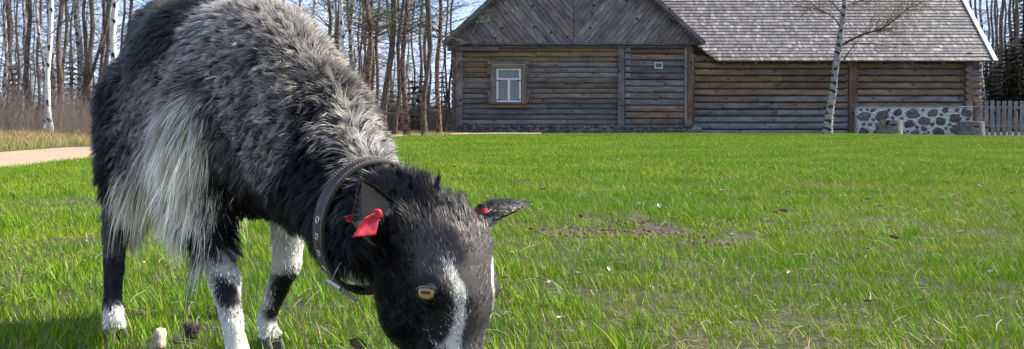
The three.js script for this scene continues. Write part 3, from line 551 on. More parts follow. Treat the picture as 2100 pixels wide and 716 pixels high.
{
  // [kind, pixel column at eye height, depth, trunk width in pixels, lean, extra]
  const rows = [
    ['greybirch', 8, 21, 9, 0.01], ['dark', 20, 22, 14, -0.02], ['dark', 36, 30, 6, 0.0], ['greybirch', 47, 26, 7, 0.015], ['dark', 57, 24, 11, 0.0], ['dark', 76, 31, 7, 0.02],
    ['birch', 91, 24, 8, -0.03], ['birch', 97, 19, 11, 0.0], ['greybirch', 110, 22, 9, -0.02], ['dark', 120, 21, 12, 0.0], ['dark', 130, 27, 8, 0.02], ['dark', 146, 33, 5, 0],
    ['greybirch', 160, 23, 15, 0.01], ['dark', 173, 22, 9, 0.0], ['dark', 186, 22, 11, 0.0, { fork: 0.13, forkSide: 1 }], ['dark', 208, 25, 8, 0.02], ['dark', 216, 22, 10, 0.015], ['birch', 240, 21, 14, -0.02], ['dark', 252, 28, 7, 0], ['dark', 268, 25, 9, 0],
    ['birch', 712, 24, 11, -0.035], ['greybirch', 722, 26, 12, -0.02], ['pine', 754, 24, 13, 0.0], ['pine', 762, 27, 9, 0.0], ['pine', 771, 30, 8, 0.0], ['dark', 783, 25, 14, 0.09], ['dark', 791, 32, 5, 0.02], ['dark', 810, 26, 9, 0.05],
    ['pine', 818, 29, 6, 0.02], ['pine', 831, 25, 11, 0.005], ['dark', 845, 34, 5, 0.02], ['dark', 866, 25, 11, 0.06], ['dark', 880, 33, 5, 0.0], ['pine', 896, 26, 10, 0.015], ['dark', 912, 31, 5, 0.0], ['dark', 922, 33, 6, 0.02],
    ['dark', 738, 31, 6, 0.02], ['dark', 746, 34, 5, 0.0], ['dark', 690, 27, 9, 0], ['pine', 672, 29, 10, 0], ['birch', 640, 26, 9, 0], ['dark', 560, 27, 11, 0], ['pine', 470, 26, 12, 0], ['birch', 390, 25, 11, 0], ['dark', 320, 24, 12, 0],
    ['dark', -30, 22, 12, 0], ['birch', -70, 21, 11, 0], ['greybirch', -120, 23, 12, 0],
  ];
  rows.forEach(([kind, px, d, w, lean, extra], i) => {
    const [name, label] = WOODS[kind], base = woodsAt(px, d), R = w / FOCAL * d / 2;
    makeTree(name, label + (px > 650 ? ' beside the farmhouse' : ' along the dirt road'), px > 650 ? gapWood : roadWood, kind, base, { height: 8.5 + (i * 37 % 30) / 10, radius: R, lean, branches: kind === 'birch' ? 36 : kind === 'pine' ? 40 : 46, from: kind === 'birch' ? 1.0 : 0.5, lowBias: 1.9, needles: kind === 'pine' ? 80 : 0, needleFrom: 2.6, ...extra }, 100 + i * 13);
  });
  // thin young trees farther back
  const r = rng(77);
  for (let i = 0; i < 46; i++) {
    const px = i < 18 ? mix(-120, 262, r()) : i < 34 ? mix(675, 925, r()) : mix(290, 660, r()), d = mix(32, 52, r()), base = woodsAt(px, d);
    makeTree('young_tree', 'thin leafless young tree far back in the wood', 'young trees far back in the wood', r() < 0.25 ? 'greybirch' : 'dark', base, { height: 6.5 + 3 * r(), radius: 0.028 + 0.05 * r(), lean: (r() - 0.5) * 0.14, branches: 44, from: 0.4, lowBias: 1.7 }, 900 + i * 7);
  }
  // behind the fence and the barn end
  for (const [px, d, w, lean, kind] of [[2018, 40, 9, -0.02, 'greybirch'], [2040, 46, 8, 0.01, 'dark'], [2054, 44, 12, 0, 'dark'], [2070, 47, 9, 0.01, 'dark'], [2030, 50, 7, 0.02, 'dark'], [2080, 50, 8, 0, 'dark'], [2094, 46, 10, -0.01, 'dark'], [2006, 50, 8, 0, 'dark'], [2112, 45, 11, 0, 'dark'], [2130, 48, 10, 0, 'dark'], [1995, 54, 8, 0, 'dark'], [2063, 54, 7, 0, 'dark'], [2047, 55, 7, 0, 'dark'], [2086, 56, 8, 0, 'dark'], [2023, 56, 7, 0, 'dark'], [2102, 55, 8, 0, 'dark']])
    makeTree(WOODS[kind][0], 'bare dark tree trunk rising behind the picket fence', backWood, kind, woodsAt(px, d), { height: 9.5, radius: w / FOCAL * d / 2, lean, branches: 44, from: 0.6, lowBias: 1.6 }, 3000 + px);
  for (const [px, d, h, R] of [[2022, 41, 3.2, 1.1], [2045, 38, 2.6, 1.1], [2068, 42, 3.6, 1.3], [2090, 38, 3.3, 1.2], [2112, 40, 4.6, 1.5], [2100, 47, 7.5, 1.9], [2058, 49, 4.2, 1.5], [2030, 49, 4.0, 1.4], [2140, 42, 5, 1.5], [2008, 46, 3.4, 1.2], [2080, 52, 5.2, 1.7], [2044, 56, 5.0, 1.6]])
    makeSpruce('dark green young spruce behind the picket fence', 'spruces behind the picket fence', woodsAt(px, d), h, R, 5000 + px);
  for (const [px, d, h, R] of [[846, 31, 1.75, 0.5], [864, 36, 2.1, 0.65], [905, 37, 2.2, 0.6], [803, 36, 1.6, 0.5], [30, 34, 2.2, 0.7], [143, 33, 2.4, 0.7]]) makeSpruce('small dark spruce growing between the bare trunks of the wood', 'small spruces among the trunks', woodsAt(px, d), h, R, 5600 + px);
}
// bare brush under the trees
{
  const variants = 5, per = 160, r = rng(31), q = new THREE.Object3D(), c = new THREE.Color();
  const brush = group('undergrowth'); stuff(brush);
  for (let v = 0; v < variants; v++) {
    const T = new Tubes();
    for (let k = 0; k < 13; k++) { const a = r() * 6.28, s = V(Math.cos(a) * 0.3 * r(), 0, Math.sin(a) * 0.3 * r()); bareBranch(T, r, s, V((r() - 0.5) * 0.6, 1, (r() - 0.5) * 0.6), 0.6 + 1.0 * r(), 0.007, 1, 0.01); }
    const M = new THREE.InstancedMesh(T.geometry(), std({ color: rgb(1, 1, 1), roughness: 1 }), per); let n = 0;
    for (let i = 0; i < per; i++) {
      const w = r(), px = w < 0.5 ? mix(-180, 290, r()) : w < 0.62 ? mix(290, 700, r()) : w < 0.9 ? mix(700, 935, r()) : mix(1990, 2140, r());
      const d = px > 1900 ? mix(36, 44, r()) : px > 700 ? mix(29, 46, r() ** 1.5) : mix(18.2, 36, r() ** 1.6), p = woodsAt(px, d);
      if (roadDistance(p.x, p.z) < 0.8) continue;
      const s = (px > 700 ? 0.3 + 0.35 * r() : 0.26 + 0.34 * r());
      q.position.copy(p); q.rotation.set(0, r() * 6.28, 0); q.scale.set(s, s * (0.8 + 0.5 * r()), s); q.updateMatrix(); M.setMatrixAt(n, q.matrix); const t = r(); M.setColorAt(n++, c.setRGB(...mix3([0.16, 0.12, 0.10], [0.30, 0.24, 0.19], t)));
    }
    M.count = n; M.name = 'brush'; brush.add(stuff(M));
  }
}
// ---------------------------------------------------------------- the leaning birch before the barn
{
  const D = 27.4, b = at(1697, 272, D); b.y = heightAt(b.x, b.z);
  const g = group('birch_tree', b.x, b.y, b.z); tag(g, 'leaning birch with budding yellow-green leaves growing in front of the barn wing', 'tree');
  const P = (px, py, dz = 0) => at(px, py, D).sub(b).add(V(0, 0, dz)), r = rng(8);
  const T = new Tubes();
  const sp = new THREE.CatmullRomCurve3([P(1696, 276), P(1699, 255), P(1704, 215), P(1710, 175), P(1715, 130), P(1721, 90), P(1727, 50), P(1733, 0), P(1738, -70, -0.1), P(1746, -150, -0.1), P(1750, -240), P(1748, -330)]);
  const pts = sp.getPoints(34), radii = pts.map((p, i) => { const t = i / 34; return 0.118 * (1 - 0.8 * t) * (1 + 0.5 * Math.exp(-t * 28)); });
  T.limb(pts, radii, 16, 0.22, 4); mesh('trunk', T.geometry(), std({ map: barkTex.greybirch, bumpMap: barkTex.greybirch, bumpScale: 0.02, roughness: 0.95, color: rgb(0.8, 0.77, 0.74) }), g);
  const B = new Tubes(), L = new Tubes(), dead = new THREE.Vector3();
  const main = (list, rad, sub, leafy) => {
    const c = new THREE.CatmullRomCurve3(list), p = c.getPoints(12); B.limb(p, p.map((_, i) => rad * (1 - 0.85 * i / 12)), 6, 0.15, 3);
    for (let k = 0; k < sub; k++) {
      const t = 0.25 + 0.75 * r(), q = c.getPoint(t), d = c.getTangent(t).multiplyScalar(0.8).add(V((r() - 0.5) * 1.3, (r() - 0.35) * 1.1, (r() - 0.5) * 1.5));
      const tips = bareBranch(B, r, q, d, 0.4 + 0.6 * r(), 0.0055, 1, -0.01);
      for (let m = 0; m < leafy * 1.6; m++) { const tp = tips[1 + Math.floor(r() * 3)], w = tp.clone().add(V((r() - 0.5) * 0.6, (r() - 0.5) * 0.5, (r() - 0.5) * 0.6)), dd = V(r() - 0.5, -0.2 - r() * 0.6, r() - 0.5).normalize(); L.leaf(w, dd, V(r() - 0.5, r() - 0.5, r() - 0.5).cross(dd).normalize(), 0.026 + 0.02 * r(), 0.010); }
    }
  };
  main([P(1728, 92), P(1740, 84, 0.1), P(1775, 68, 0.2), P(1800, 62, 0.2), P(1822, 46, 0.3), P(1850, 22, 0.3), P(1880, 8, 0.35)], 0.036, 60, 12);
  main([P(1731, 122), P(1740, 108), P(1748, 95, 0.1), P(1753, 86, 0.2)], 0.024, 4, 3);
  main([P(1724, 56), P(1712, 42, 0.1), P(1690, 28, 0.2), P(1672, 20, 0.25), P(1648, 20, 0.3)], 0.02, 26, 6);
  main([P(1728, 30), P(1716, 12, -0.1), P(1700, -8, -0.2), P(1670, -30, -0.3)], 0.02, 22, 6);
  main([P(1731, 20), P(1750, 8, -0.2), P(1790, -6, -0.4), P(1840, -14, -0.5), P(1880, -20, -0.5)], 0.024, 50, 13);
  main([P(1745, 90, 0.1), P(1780, 92, 0.5), P(1810, 100, 0.7), P(1835, 98, 0.8)], 0.012, 16, 4);
  for (let k = 0; k < 10; k++) { const y = -40 - 26 * k, s = k % 2 ? 1 : -1; main([P(1740, y), P(1740 + s * 25, y - 22, 0.2 * s), P(1740 + s * 75, y - 40, -0.3 * s), P(1740 + s * 110, y - 45, -0.4)], 0.02, 8, 6); }
  const crown = mesh('crown', B.geometry(), twigMat.birch, g);
  mesh('leaves', L.geometry(), new THREE.MeshPhysicalMaterial({ color: rgb(0.52, 0.44, 0.12), roughness: 0.8, transmission: 0.4, thickness: 0, side: THREE.DoubleSide }), crown);
}
// ---------------------------------------------------------------- picket fence, log seats
{
  const D = 29.6, r = rng(41), x0 = at(2001, 0, D).x, top = at(0, 207, D).y, gy = heightAt(15, -D);
  const f = group('picket_fence', x0, gy, -D); tag(f, 'grey weathered wooden picket fence running from the barn corner', 'fence');
  const H = top - gy, pitch = 12.1 / FOCAL * D, Y = (v) => v;
  for (let i = 0; i < 26; i++) {
    const h = H * (0.985 + 0.03 * r()), o = mesh('picket', plank(7.9 / FOCAL * D, h - 0.03, 0.024, 0.004, r(), r()), pick([mGrey[0], mGrey[2], mBlue[2], mBlue[0]], r()), f);
    o.position.set(pitch * (i + 0.75), 0.03 + (h - 0.03) / 2, 0.035); o.rotation.z = (r() - 0.5) * 0.018;
  }
  for (const y of [0.28, H - 0.2]) { const o = mesh('rail', plank(pitch * 26.5, 0.08, 0.04, 0.006), mGrey[1], f); o.position.set(pitch * 13, y, 0); }
  for (let i = 0; i < 3; i++) { const o = mesh('post', plank(0.09, H + 0.02, 0.09, 0.01), i ? mGrey[1] : mPostBrown, f); o.position.set(pitch * 12 * i + 0.02, H / 2 - 0.01, -0.08); }
}
function logSeat(px0, px1, pyTop, D, notch, label, seed) {
  const a = at(px0, pyTop, D), b = at(px1, pyTop, D), R = (b.x - a.x) / 2, x = (a.x + b.x) / 2, gy = heightAt(x, -D), H = a.y - gy;
  const g = group('stump_seat', x, gy, -D); tag(g, label, 'stump', 'sawn log sections standing before the stone plinth');
  const pos = [], uv = [], idx = [], N = 40, M = 9;
  const rr = (f, y) => R * (0.97 + 0.05 * noise(Math.cos(f) * 1.6 + seed, Math.sin(f) * 1.6, y * 1.2) + 0.02 * noise(Math.cos(f) * 6, Math.sin(f) * 6, seed) + 0.06 * Math.exp(-y * 9));
  const topY = (f) => notch && Math.cos(f) < -0.45 ? H - notch : H;
  for (let j = 0; j <= M; j++) for (let i = 0; i <= N; i++) { const f = i / N * 6.2832, y = -0.05 + (topY(f) + 0.05) * j / M, q = rr(f, y) * (j === M ? 0.985 : 1); pos.push(Math.cos(f) * q, y, Math.sin(f) * q); uv.push(y * 0.5, f * R * 0.5); }
  for (let j = 0; j < M; j++) for (let i = 0; i < N; i++) { const p = j * (N + 1) + i; idx.push(p, p + N + 1, p + 1, p + 1, p + N + 1, p + N + 2); }
  mesh('side', buffer(pos, null, uv, null, idx), std({ map: texGrey, bumpMap: texGrey, bumpScale: 0.015, roughness: 0.95, color: rgb(0.8, 0.8, 0.78), side: THREE.DoubleSide }), g);
  const tp = [], tu = [], ti = [];
  for (let ring = 0; ring <= 8; ring++) for (let i = 0; i <= N; i++) { const f = i / N * 6.2832, q = rr(f, H) * 0.985 * ring / 8, y = notch && Math.cos(f) * q < -0.45 * R ? H - notch : H; tp.push(Math.cos(f) * q, y + 0.004 * noise(q * 30, f * 2, seed), Math.sin(f) * q); tu.push(f * 0.3, q * 1.2); }
  for (let ring = 0; ring < 8; ring++) for (let i = 0; i < N; i++) { const p = ring * (N + 1) + i; ti.push(p, p + 1, p + N + 1, p + 1, p + N + 2, p + N + 1); }
  mesh('sawn_top', buffer(tp, null, tu, null, ti), std({ map: texOchre, roughness: 0.95, color: rgb(0.8, 0.78, 0.76), side: THREE.DoubleSide }), g);
}
logSeat(1798, 1850, 246, 28.6, 0.13, 'sawn log section with one edge cut lower, before the stone plinth', 3);
logSeat(1964, 2018, 249, 28.4, 0, 'flat-topped sawn log section at the fence end of the stone plinth', 9);

// ---------------------------------------------------------------- the goat
// goat axes: u forwards, v up, w to its right; the origin on the ground between its four hooves
const GOAT = new THREE.Vector3(-0.55, 0, -1.91), GF = new THREE.Vector3(0.607, 0, 0.795).normalize(), GR = new THREE.Vector3(-GF.z, 0, GF.x);
const goat = group('goat', GOAT.x, 0, GOAT.z); tag(goat, 'shaggy black, grey and white goat in a leather collar grazing on the lawn', 'goat');
const goatMatrix = new THREE.Matrix4().makeBasis(GF, new THREE.Vector3(0, 1, 0), GR);
goat.quaternion.setFromRotationMatrix(goatMatrix);
const goatWorld = goatMatrix.clone().setPosition(GOAT), goatInverse = goatWorld.clone().invert();

// distance field made of tapered capsules; sw squeezes or widens them across w
const prims = [];
const cap = (a, b, ra, rb, k = 0.04, sw = 1) => prims.push({ a, b, ra, rb, k, sw, d: [b[0] - a[0], b[1] - a[1], b[2] - a[2]] });
cap([-0.225, 0.545, -0.008], [-0.05, 0.495, 0], 0.100, 0.122, 0.05, 0.82); cap([-0.05, 0.49, 0], [0.19, 0.490, 0], 0.125, 0.115, 0.05, 0.9);
cap([-0.18, 0.40, 0], [0.18, 0.385, 0], 0.115, 0.10, 0.06, 1.05); cap([0.19, 0.47, 0], [0.30, 0.46, 0], 0.105, 0.095, 0.05, 0.9); cap([0.20, 0.36, 0], [0.31, 0.36, 0], 0.095, 0.085, 0.06, 0.95);
cap([0.26, 0.455, 0], [0.42, 0.395, 0.004], 0.100, 0.086, 0.05, 0.82); cap([0.30, 0.38, 0], [0.45, 0.335, 0.004], 0.085, 0.072, 0.05, 0.85);
cap([0.42, 0.39, 0.004], [0.58, 0.280, 0.006], 0.082, 0.058, 0.05, 0.86); cap([0.45, 0.335, 0.004], [0.60, 0.248, 0.01], 0.07, 0.058, 0.05, 0.86); cap([0.58, 0.280, 0.004], [0.71, 0.275, -0.004], 0.056, 0.042, 0.04, 0.9);
const LEGS = {
  rf: { w: 1, pts: [[0.20, 0.42, 0.085], [0.185, 0.30, 0.092], [0.262, 0.155, 0.078], [0.292, 0.052, 0.07], [0.308, 0.028, 0.07]], r: [0.072, 0.040, 0.0225, 0.0158, 0.020] },
  lf: { w: -1, pts: [[0.19, 0.42, -0.085], [0.150, 0.30, -0.090], [0.145, 0.155, -0.082], [0.086, 0.055, -0.07], [0.098, 0.028, -0.07]], r: [0.072, 0.042, 0.0235, 0.0158, 0.020] },
  rh: { w: 1, pts: [[-0.20, 0.44, 0.055], [-0.15, 0.33, 0.078], [-0.215, 0.195, 0.105], [-0.175, 0.058, 0.122], [-0.156, 0.028, 0.124]], r: [0.085, 0.066, 0.0235, 0.0160, 0.021] },
  lh: { w: -1, pts: [[-0.24, 0.45, -0.07], [-0.19, 0.33, -0.085], [-0.30, 0.195, -0.115], [-0.258, 0.058, -0.125], [-0.238, 0.028, -0.125]], r: [0.085, 0.066, 0.0235, 0.0160, 0.021] },
};
for (const L of Object.values(LEGS)) for (let i = 0; i < 4; i++) cap(L.pts[i], L.pts[i + 1], L.r[i], L.r[i + 1], i < 2 ? 0.035 : 0.012);
cap([-0.29, 0.55, 0], [-0.34, 0.545, 0], 0.028, 0.016, 0.03); // tail dock
const bodyCount = prims.length;
// head: n along the nose, o out of the forehead, w right
const axis = (x, y, z) => new THREE.Vector3(x, y, z).normalize();
const HNv = axis(0.28, -0.94, -0.02), HOv = new THREE.Vector3(0.86, 0.3, -0.25), _n = HNv; HOv.addScaledVector(_n, -HOv.dot(_n)).normalize();
const HWv = new THREE.Vector3().crossVectors(HNv, HOv), HN = HNv.toArray();
const eyeSpot = at(878, 601, 1.245).applyMatrix4(goatInverse);     // the right eye as the photograph shows it
const HP = eyeSpot.clone().addScaledVector(HNv, -0.115).addScaledVector(HOv, -0.030).addScaledVector(HWv, -0.060).toArray();
function headPoint(n, o, w) { return [HP[0] + HNv.x * n + HOv.x * o + HWv.x * w, HP[1] + HNv.y * n + HOv.y * o + HWv.y * w, HP[2] + HNv.z * n + HOv.z * o + HWv.z * w]; }
function headDir(n, o, w) { return new THREE.Vector3().addScaledVector(HNv, n).addScaledVector(HOv, o).addScaledVector(HWv, w).normalize(); }
function toHead(u, v, w) { const q = new THREE.Vector3(u - HP[0], v - HP[1], w - HP[2]); return [q.dot(HNv), q.dot(HOv), q.dot(HWv)]; }
prims[prims.findIndex((p) => p.b[0] === 0.71)].b = [HP[0] - 0.005, HP[1] - 0.030, HP[2]]; { const p = prims.find((q) => q.b[0] === HP[0] - 0.005); p.d = [0, 1, 2].map((i) => p.b[i] - p.a[i]); }
const hcap = (a, b, ra, rb, k = 0.02, sw = 1) => cap(headPoint(...a), headPoint(...b), ra, rb, k, 1);
hcap([0.036, -0.008, 0], [0.066, 0.010, 0], 0.042, 0.046, 0.03);       // cranium
hcap([0.06, 0.010, 0.008], [0.125, 0.016, 0.006], 0.048, 0.041, 0.03); hcap([0.06, 0.010, -0.008], [0.125, 0.016, -0.006], 0.048, 0.041, 0.03);      // forehead
hcap([0.115, 0.014, 0], [0.215, 0.006, 0], 0.037, 0.027, 0.022);    // bridge of the nose
hcap([0.205, 0.0, 0], [0.262, -0.004, 0], 0.031, 0.026, 0.02);      // muzzle
hcap([0.03, -0.060, 0], [0.135, -0.060, 0], 0.038, 0.034, 0.03);    // jaw
hcap([0.12, -0.052, 0], [0.235, -0.030, 0], 0.034, 0.021, 0.025);   // chin
for (const s of [-1, 1]) {
  hcap([0.092, 0.028, s * 0.038], [0.118, 0.030, s * 0.044], 0.023, 0.019, 0.010);   // brow and orbit
  hcap([0.045, -0.040, s * 0.026], [0.130, -0.044, s * 0.024], 0.037, 0.031, 0.02);    // cheek
  hcap([0.060, 0.056, s * 0.023], [0.068, 0.058, s * 0.023], 0.012, 0.010, 0.016);   // horn bud
  hcap([0.036, 0.0, s * 0.044], [0.032, 0.004, s * 0.056], 0.022, 0.018, 0.018);    // root of the ear
}
function field(u, v, w, from = 0, to = prims.length) {
  let m = 1;
  for (let i = from; i < to; i++) {
    const p = prims[i], iw = 1 / p.sw, pu = u - p.a[0], pv = v - p.a[1], pw = (w - p.a[2]) * iw, dx = p.d[0], dy = p.d[1], dz = p.d[2] * iw;
    const h = clamp((pu * dx + pv * dy + pw * dz) / (dx * dx + dy * dy + dz * dz + 1e-9));
    const q = (Math.hypot(pu - dx * h, pv - dy * h, pw - dz * h) - (p.ra + (p.rb - p.ra) * h)) * Math.min(1, p.sw);
    const k = p.k, e = Math.max(k - Math.abs(m - q), 0) / k; m = Math.min(m, q) - e * e * k * 0.25;
  }
  return m;
}
const gradient = (u, v, w, e = 0.004) => { const g = new THREE.Vector3(field(u + e, v, w) - field(u - e, v, w), field(u, v + e, w) - field(u, v - e, w), field(u, v, w + e) - field(u, v, w - e)); return g.normalize(); };
// surface nets over a box
function surface(f, lo, hi, cell) {
  const n = [0, 1, 2].map((i) => Math.ceil((hi[i] - lo[i]) / cell) + 1), F = new Float32Array(n[0] * n[1] * n[2]), id = (i, j, k) => (k * n[1] + j) * n[0] + i;
  for (let k = 0; k < n[2]; k++) for (let j = 0; j < n[1]; j++) for (let i = 0; i < n[0]; i++) F[id(i, j, k)] = f(lo[0] + i * cell, lo[1] + j * cell, lo[2] + k * cell);
  const vert = new Int32Array(F.length).fill(-1), pos = [], idx = [];
  const E = [[0, 1], [2, 3], [4, 5], [6, 7], [0, 2], [1, 3], [4, 6], [5, 7], [0, 4], [1, 5], [2, 6], [3, 7]];
  for (let k = 0; k < n[2] - 1; k++) for (let j = 0; j < n[1] - 1; j++) for (let i = 0; i < n[0] - 1; i++) {
    const c = []; let neg = 0; for (let q = 0; q < 8; q++) { c[q] = F[id(i + (q & 1), j + ((q >> 1) & 1), k + (q >> 2))]; if (c[q] < 0) neg++; }
    if (neg === 0 || neg === 8) continue;
    let x = 0, y = 0, z = 0, m = 0;
    for (const [a, b] of E) if ((c[a] < 0) !== (c[b] < 0)) { const t = c[a] / (c[a] - c[b]); x += mix(a & 1, b & 1, t); y += mix((a >> 1) & 1, (b >> 1) & 1, t); z += mix(a >> 2, b >> 2, t); m++; }
    vert[id(i, j, k)] = pos.length / 3; pos.push(lo[0] + (i + x / m) * cell, lo[1] + (j + y / m) * cell, lo[2] + (k + z / m) * cell);
  }
  for (let k = 1; k < n[2] - 1; k++) for (let j = 1; j < n[1] - 1; j++) for (let i = 1; i < n[0] - 1; i++) {
    const a = F[id(i, j, k)] < 0;
    const quad = (b, p, q, r, s) => { if (a === (b < 0)) return; if (p < 0 || q < 0 || r < 0 || s < 0) return; if (a) idx.push(p, q, r, p, r, s); else idx.push(p, r, q, p, s, r); };
    quad(F[id(i + 1, j, k)], vert[id(i, j - 1, k - 1)], vert[id(i, j, k - 1)], vert[id(i, j, k)], vert[id(i, j - 1, k)]);
    quad(F[id(i, j + 1, k)], vert[id(i - 1, j, k - 1)], vert[id(i - 1, j, k)], vert[id(i, j, k)], vert[id(i, j, k - 1)]);
    quad(F[id(i, j, k + 1)], vert[id(i - 1, j - 1, k)], vert[id(i, j - 1, k)], vert[id(i, j, k)], vert[id(i - 1, j, k)]);
  }
  return buffer(pos, null, null, null, idx);
}
// ---- coat: what grows where, read off the photograph and carried to the skin along the line of sight
//          root colour           tip colour            length lift curl  droop
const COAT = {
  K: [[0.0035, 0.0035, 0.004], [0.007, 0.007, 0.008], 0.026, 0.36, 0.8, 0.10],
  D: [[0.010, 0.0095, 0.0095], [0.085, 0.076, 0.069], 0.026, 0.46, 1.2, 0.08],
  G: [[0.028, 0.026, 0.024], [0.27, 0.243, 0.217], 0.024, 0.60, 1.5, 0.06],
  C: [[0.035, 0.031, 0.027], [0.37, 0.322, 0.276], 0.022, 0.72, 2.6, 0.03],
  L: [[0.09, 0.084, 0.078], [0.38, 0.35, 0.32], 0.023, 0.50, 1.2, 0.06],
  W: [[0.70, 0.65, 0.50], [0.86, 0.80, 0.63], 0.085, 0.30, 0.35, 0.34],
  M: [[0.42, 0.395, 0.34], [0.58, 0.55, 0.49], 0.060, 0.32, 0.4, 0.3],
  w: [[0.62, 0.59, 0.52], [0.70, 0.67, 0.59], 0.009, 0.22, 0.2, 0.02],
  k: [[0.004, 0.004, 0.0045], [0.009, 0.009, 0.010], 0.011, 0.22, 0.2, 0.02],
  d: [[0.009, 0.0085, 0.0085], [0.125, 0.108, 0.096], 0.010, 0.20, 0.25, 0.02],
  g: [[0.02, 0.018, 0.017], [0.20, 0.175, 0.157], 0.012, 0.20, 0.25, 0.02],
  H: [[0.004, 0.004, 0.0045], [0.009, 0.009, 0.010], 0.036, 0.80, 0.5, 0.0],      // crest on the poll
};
const coatSamples = [];
function sampleCoat(px, py, kind, lenScale = 1) {
  const o = new THREE.Vector3(0, EYE, 0).applyMatrix4(goatInverse), d = at(px, py, 1).sub(camera.position).transformDirection(goatInverse);
  let t = 0.9; for (let i = 0; i < 160; i++) { const p = o.clone().addScaledVector(d, t), s = field(p.x, p.y, p.z) - 0.022; if (s < 0.002) { coatSamples.push([p.x, p.y, p.z, kind, lenScale]); return; } t += Math.max(0.003, s * 0.8); if (t > 3.5) break; }
  return 1;
}
const READ = {
  K: [[720, 450], [730, 520], [760, 420], [745, 480], [720, 560], [800, 400], [830, 380], [870, 400], [780, 370], [760, 540], [640, 340], [660, 300], [625, 240], [610, 310], [590, 280], [650, 470], [275, 70], [300, 50], [265, 110], [320, 85], [200, 290], [190, 340], [190, 390], [210, 230], [215, 370], [430, 405], [450, 470], [440, 440], [580, 330], [600, 420], [560, 450], [640, 430], [630, 300], [600, 230], [560, 380], [620, 200], [500, 420], [520, 470], [470, 490], [470, 530], [600, 470], [650, 380], [610, 270], [540, 420], [670, 470], [660, 430], [575, 360], [500, 500], [490, 380], [430, 370], [440, 500], [430, 530], [450, 450], [425, 460]],
  D: [[285, 25], [230, 200], [250, 160], [240, 300], [400, 230], [420, 310], [500, 105], [600, 130], [480, 215], [390, 200], [660, 100], [650, 200], [640, 60], [410, 340], [430, 260], [250, 345], [680, 150], [215, 260], [650, 150], [450, 300], [620, 160], [380, 160], [470, 330], [690, 420], [670, 350]],
  G: [[240, 215], [262, 185], [272, 262], [232, 255], [225, 320], [350, 110], [330, 130], [520, 60], [460, 110], [280, 240], [300, 200], [350, 160], [600, 60], [640, 20], [690, 260], [560, 40], [690, 190], [670, 260], [640, 100], [480, 330], [310, 150], [640, 250], [480, 40], [540, 20]],
  C: [[470, 170], [560, 150], [540, 250], [510, 200], [570, 200], [560, 290], [520, 290], [550, 110], [420, 130], [500, 150], [580, 100], [500, 250], [530, 330], [440, 200], [460, 250], [590, 170], [500, 300], [440, 90]],
  L: [[400, 45], [450, 30], [380, 90], [420, 70], [720, 230], [740, 280], [765, 300], [730, 250], [700, 290], [750, 260], [700, 330], [340, 190], [710, 210], [715, 320], [370, 60], [490, 70]],
  M: [[350, 215], [330, 240], [250, 400], [270, 340], [240, 430], [290, 290], [380, 210]],
  W: [[300, 310],   [360, 270], [390, 300], [320, 310], [340, 280], [310, 340], [300, 400], [320, 440], [360, 430], [370, 340], [350, 310], [280, 430], [390, 430], [340, 380], [380, 390], [350, 470], [300, 470], [330, 400]],
};
READ.w = [[726, 600]]; READ.H = [[835, 362], [855, 368], [875, 384], [815, 352], [850, 350], [830, 345]];
let missed = 0;
for (const [k, list] of Object.entries(READ)) for (const [px, py] of list) missed += sampleCoat(px, py, k) ?? 0;
for (const [px, py] of [[250, 415], [262, 440], [275, 455], [280, 400], [255, 385]]) sampleCoat(px, py, 'W', 0.5);
for (const [px, py] of [[385, 460], [405, 480], [395, 500], [370, 480]]) sampleCoat(px, py, 'W', 1.7);
for (const [px, py] of [[245, 465], [262, 480], [240, 445]]) sampleCoat(px, py, 'k', 1);
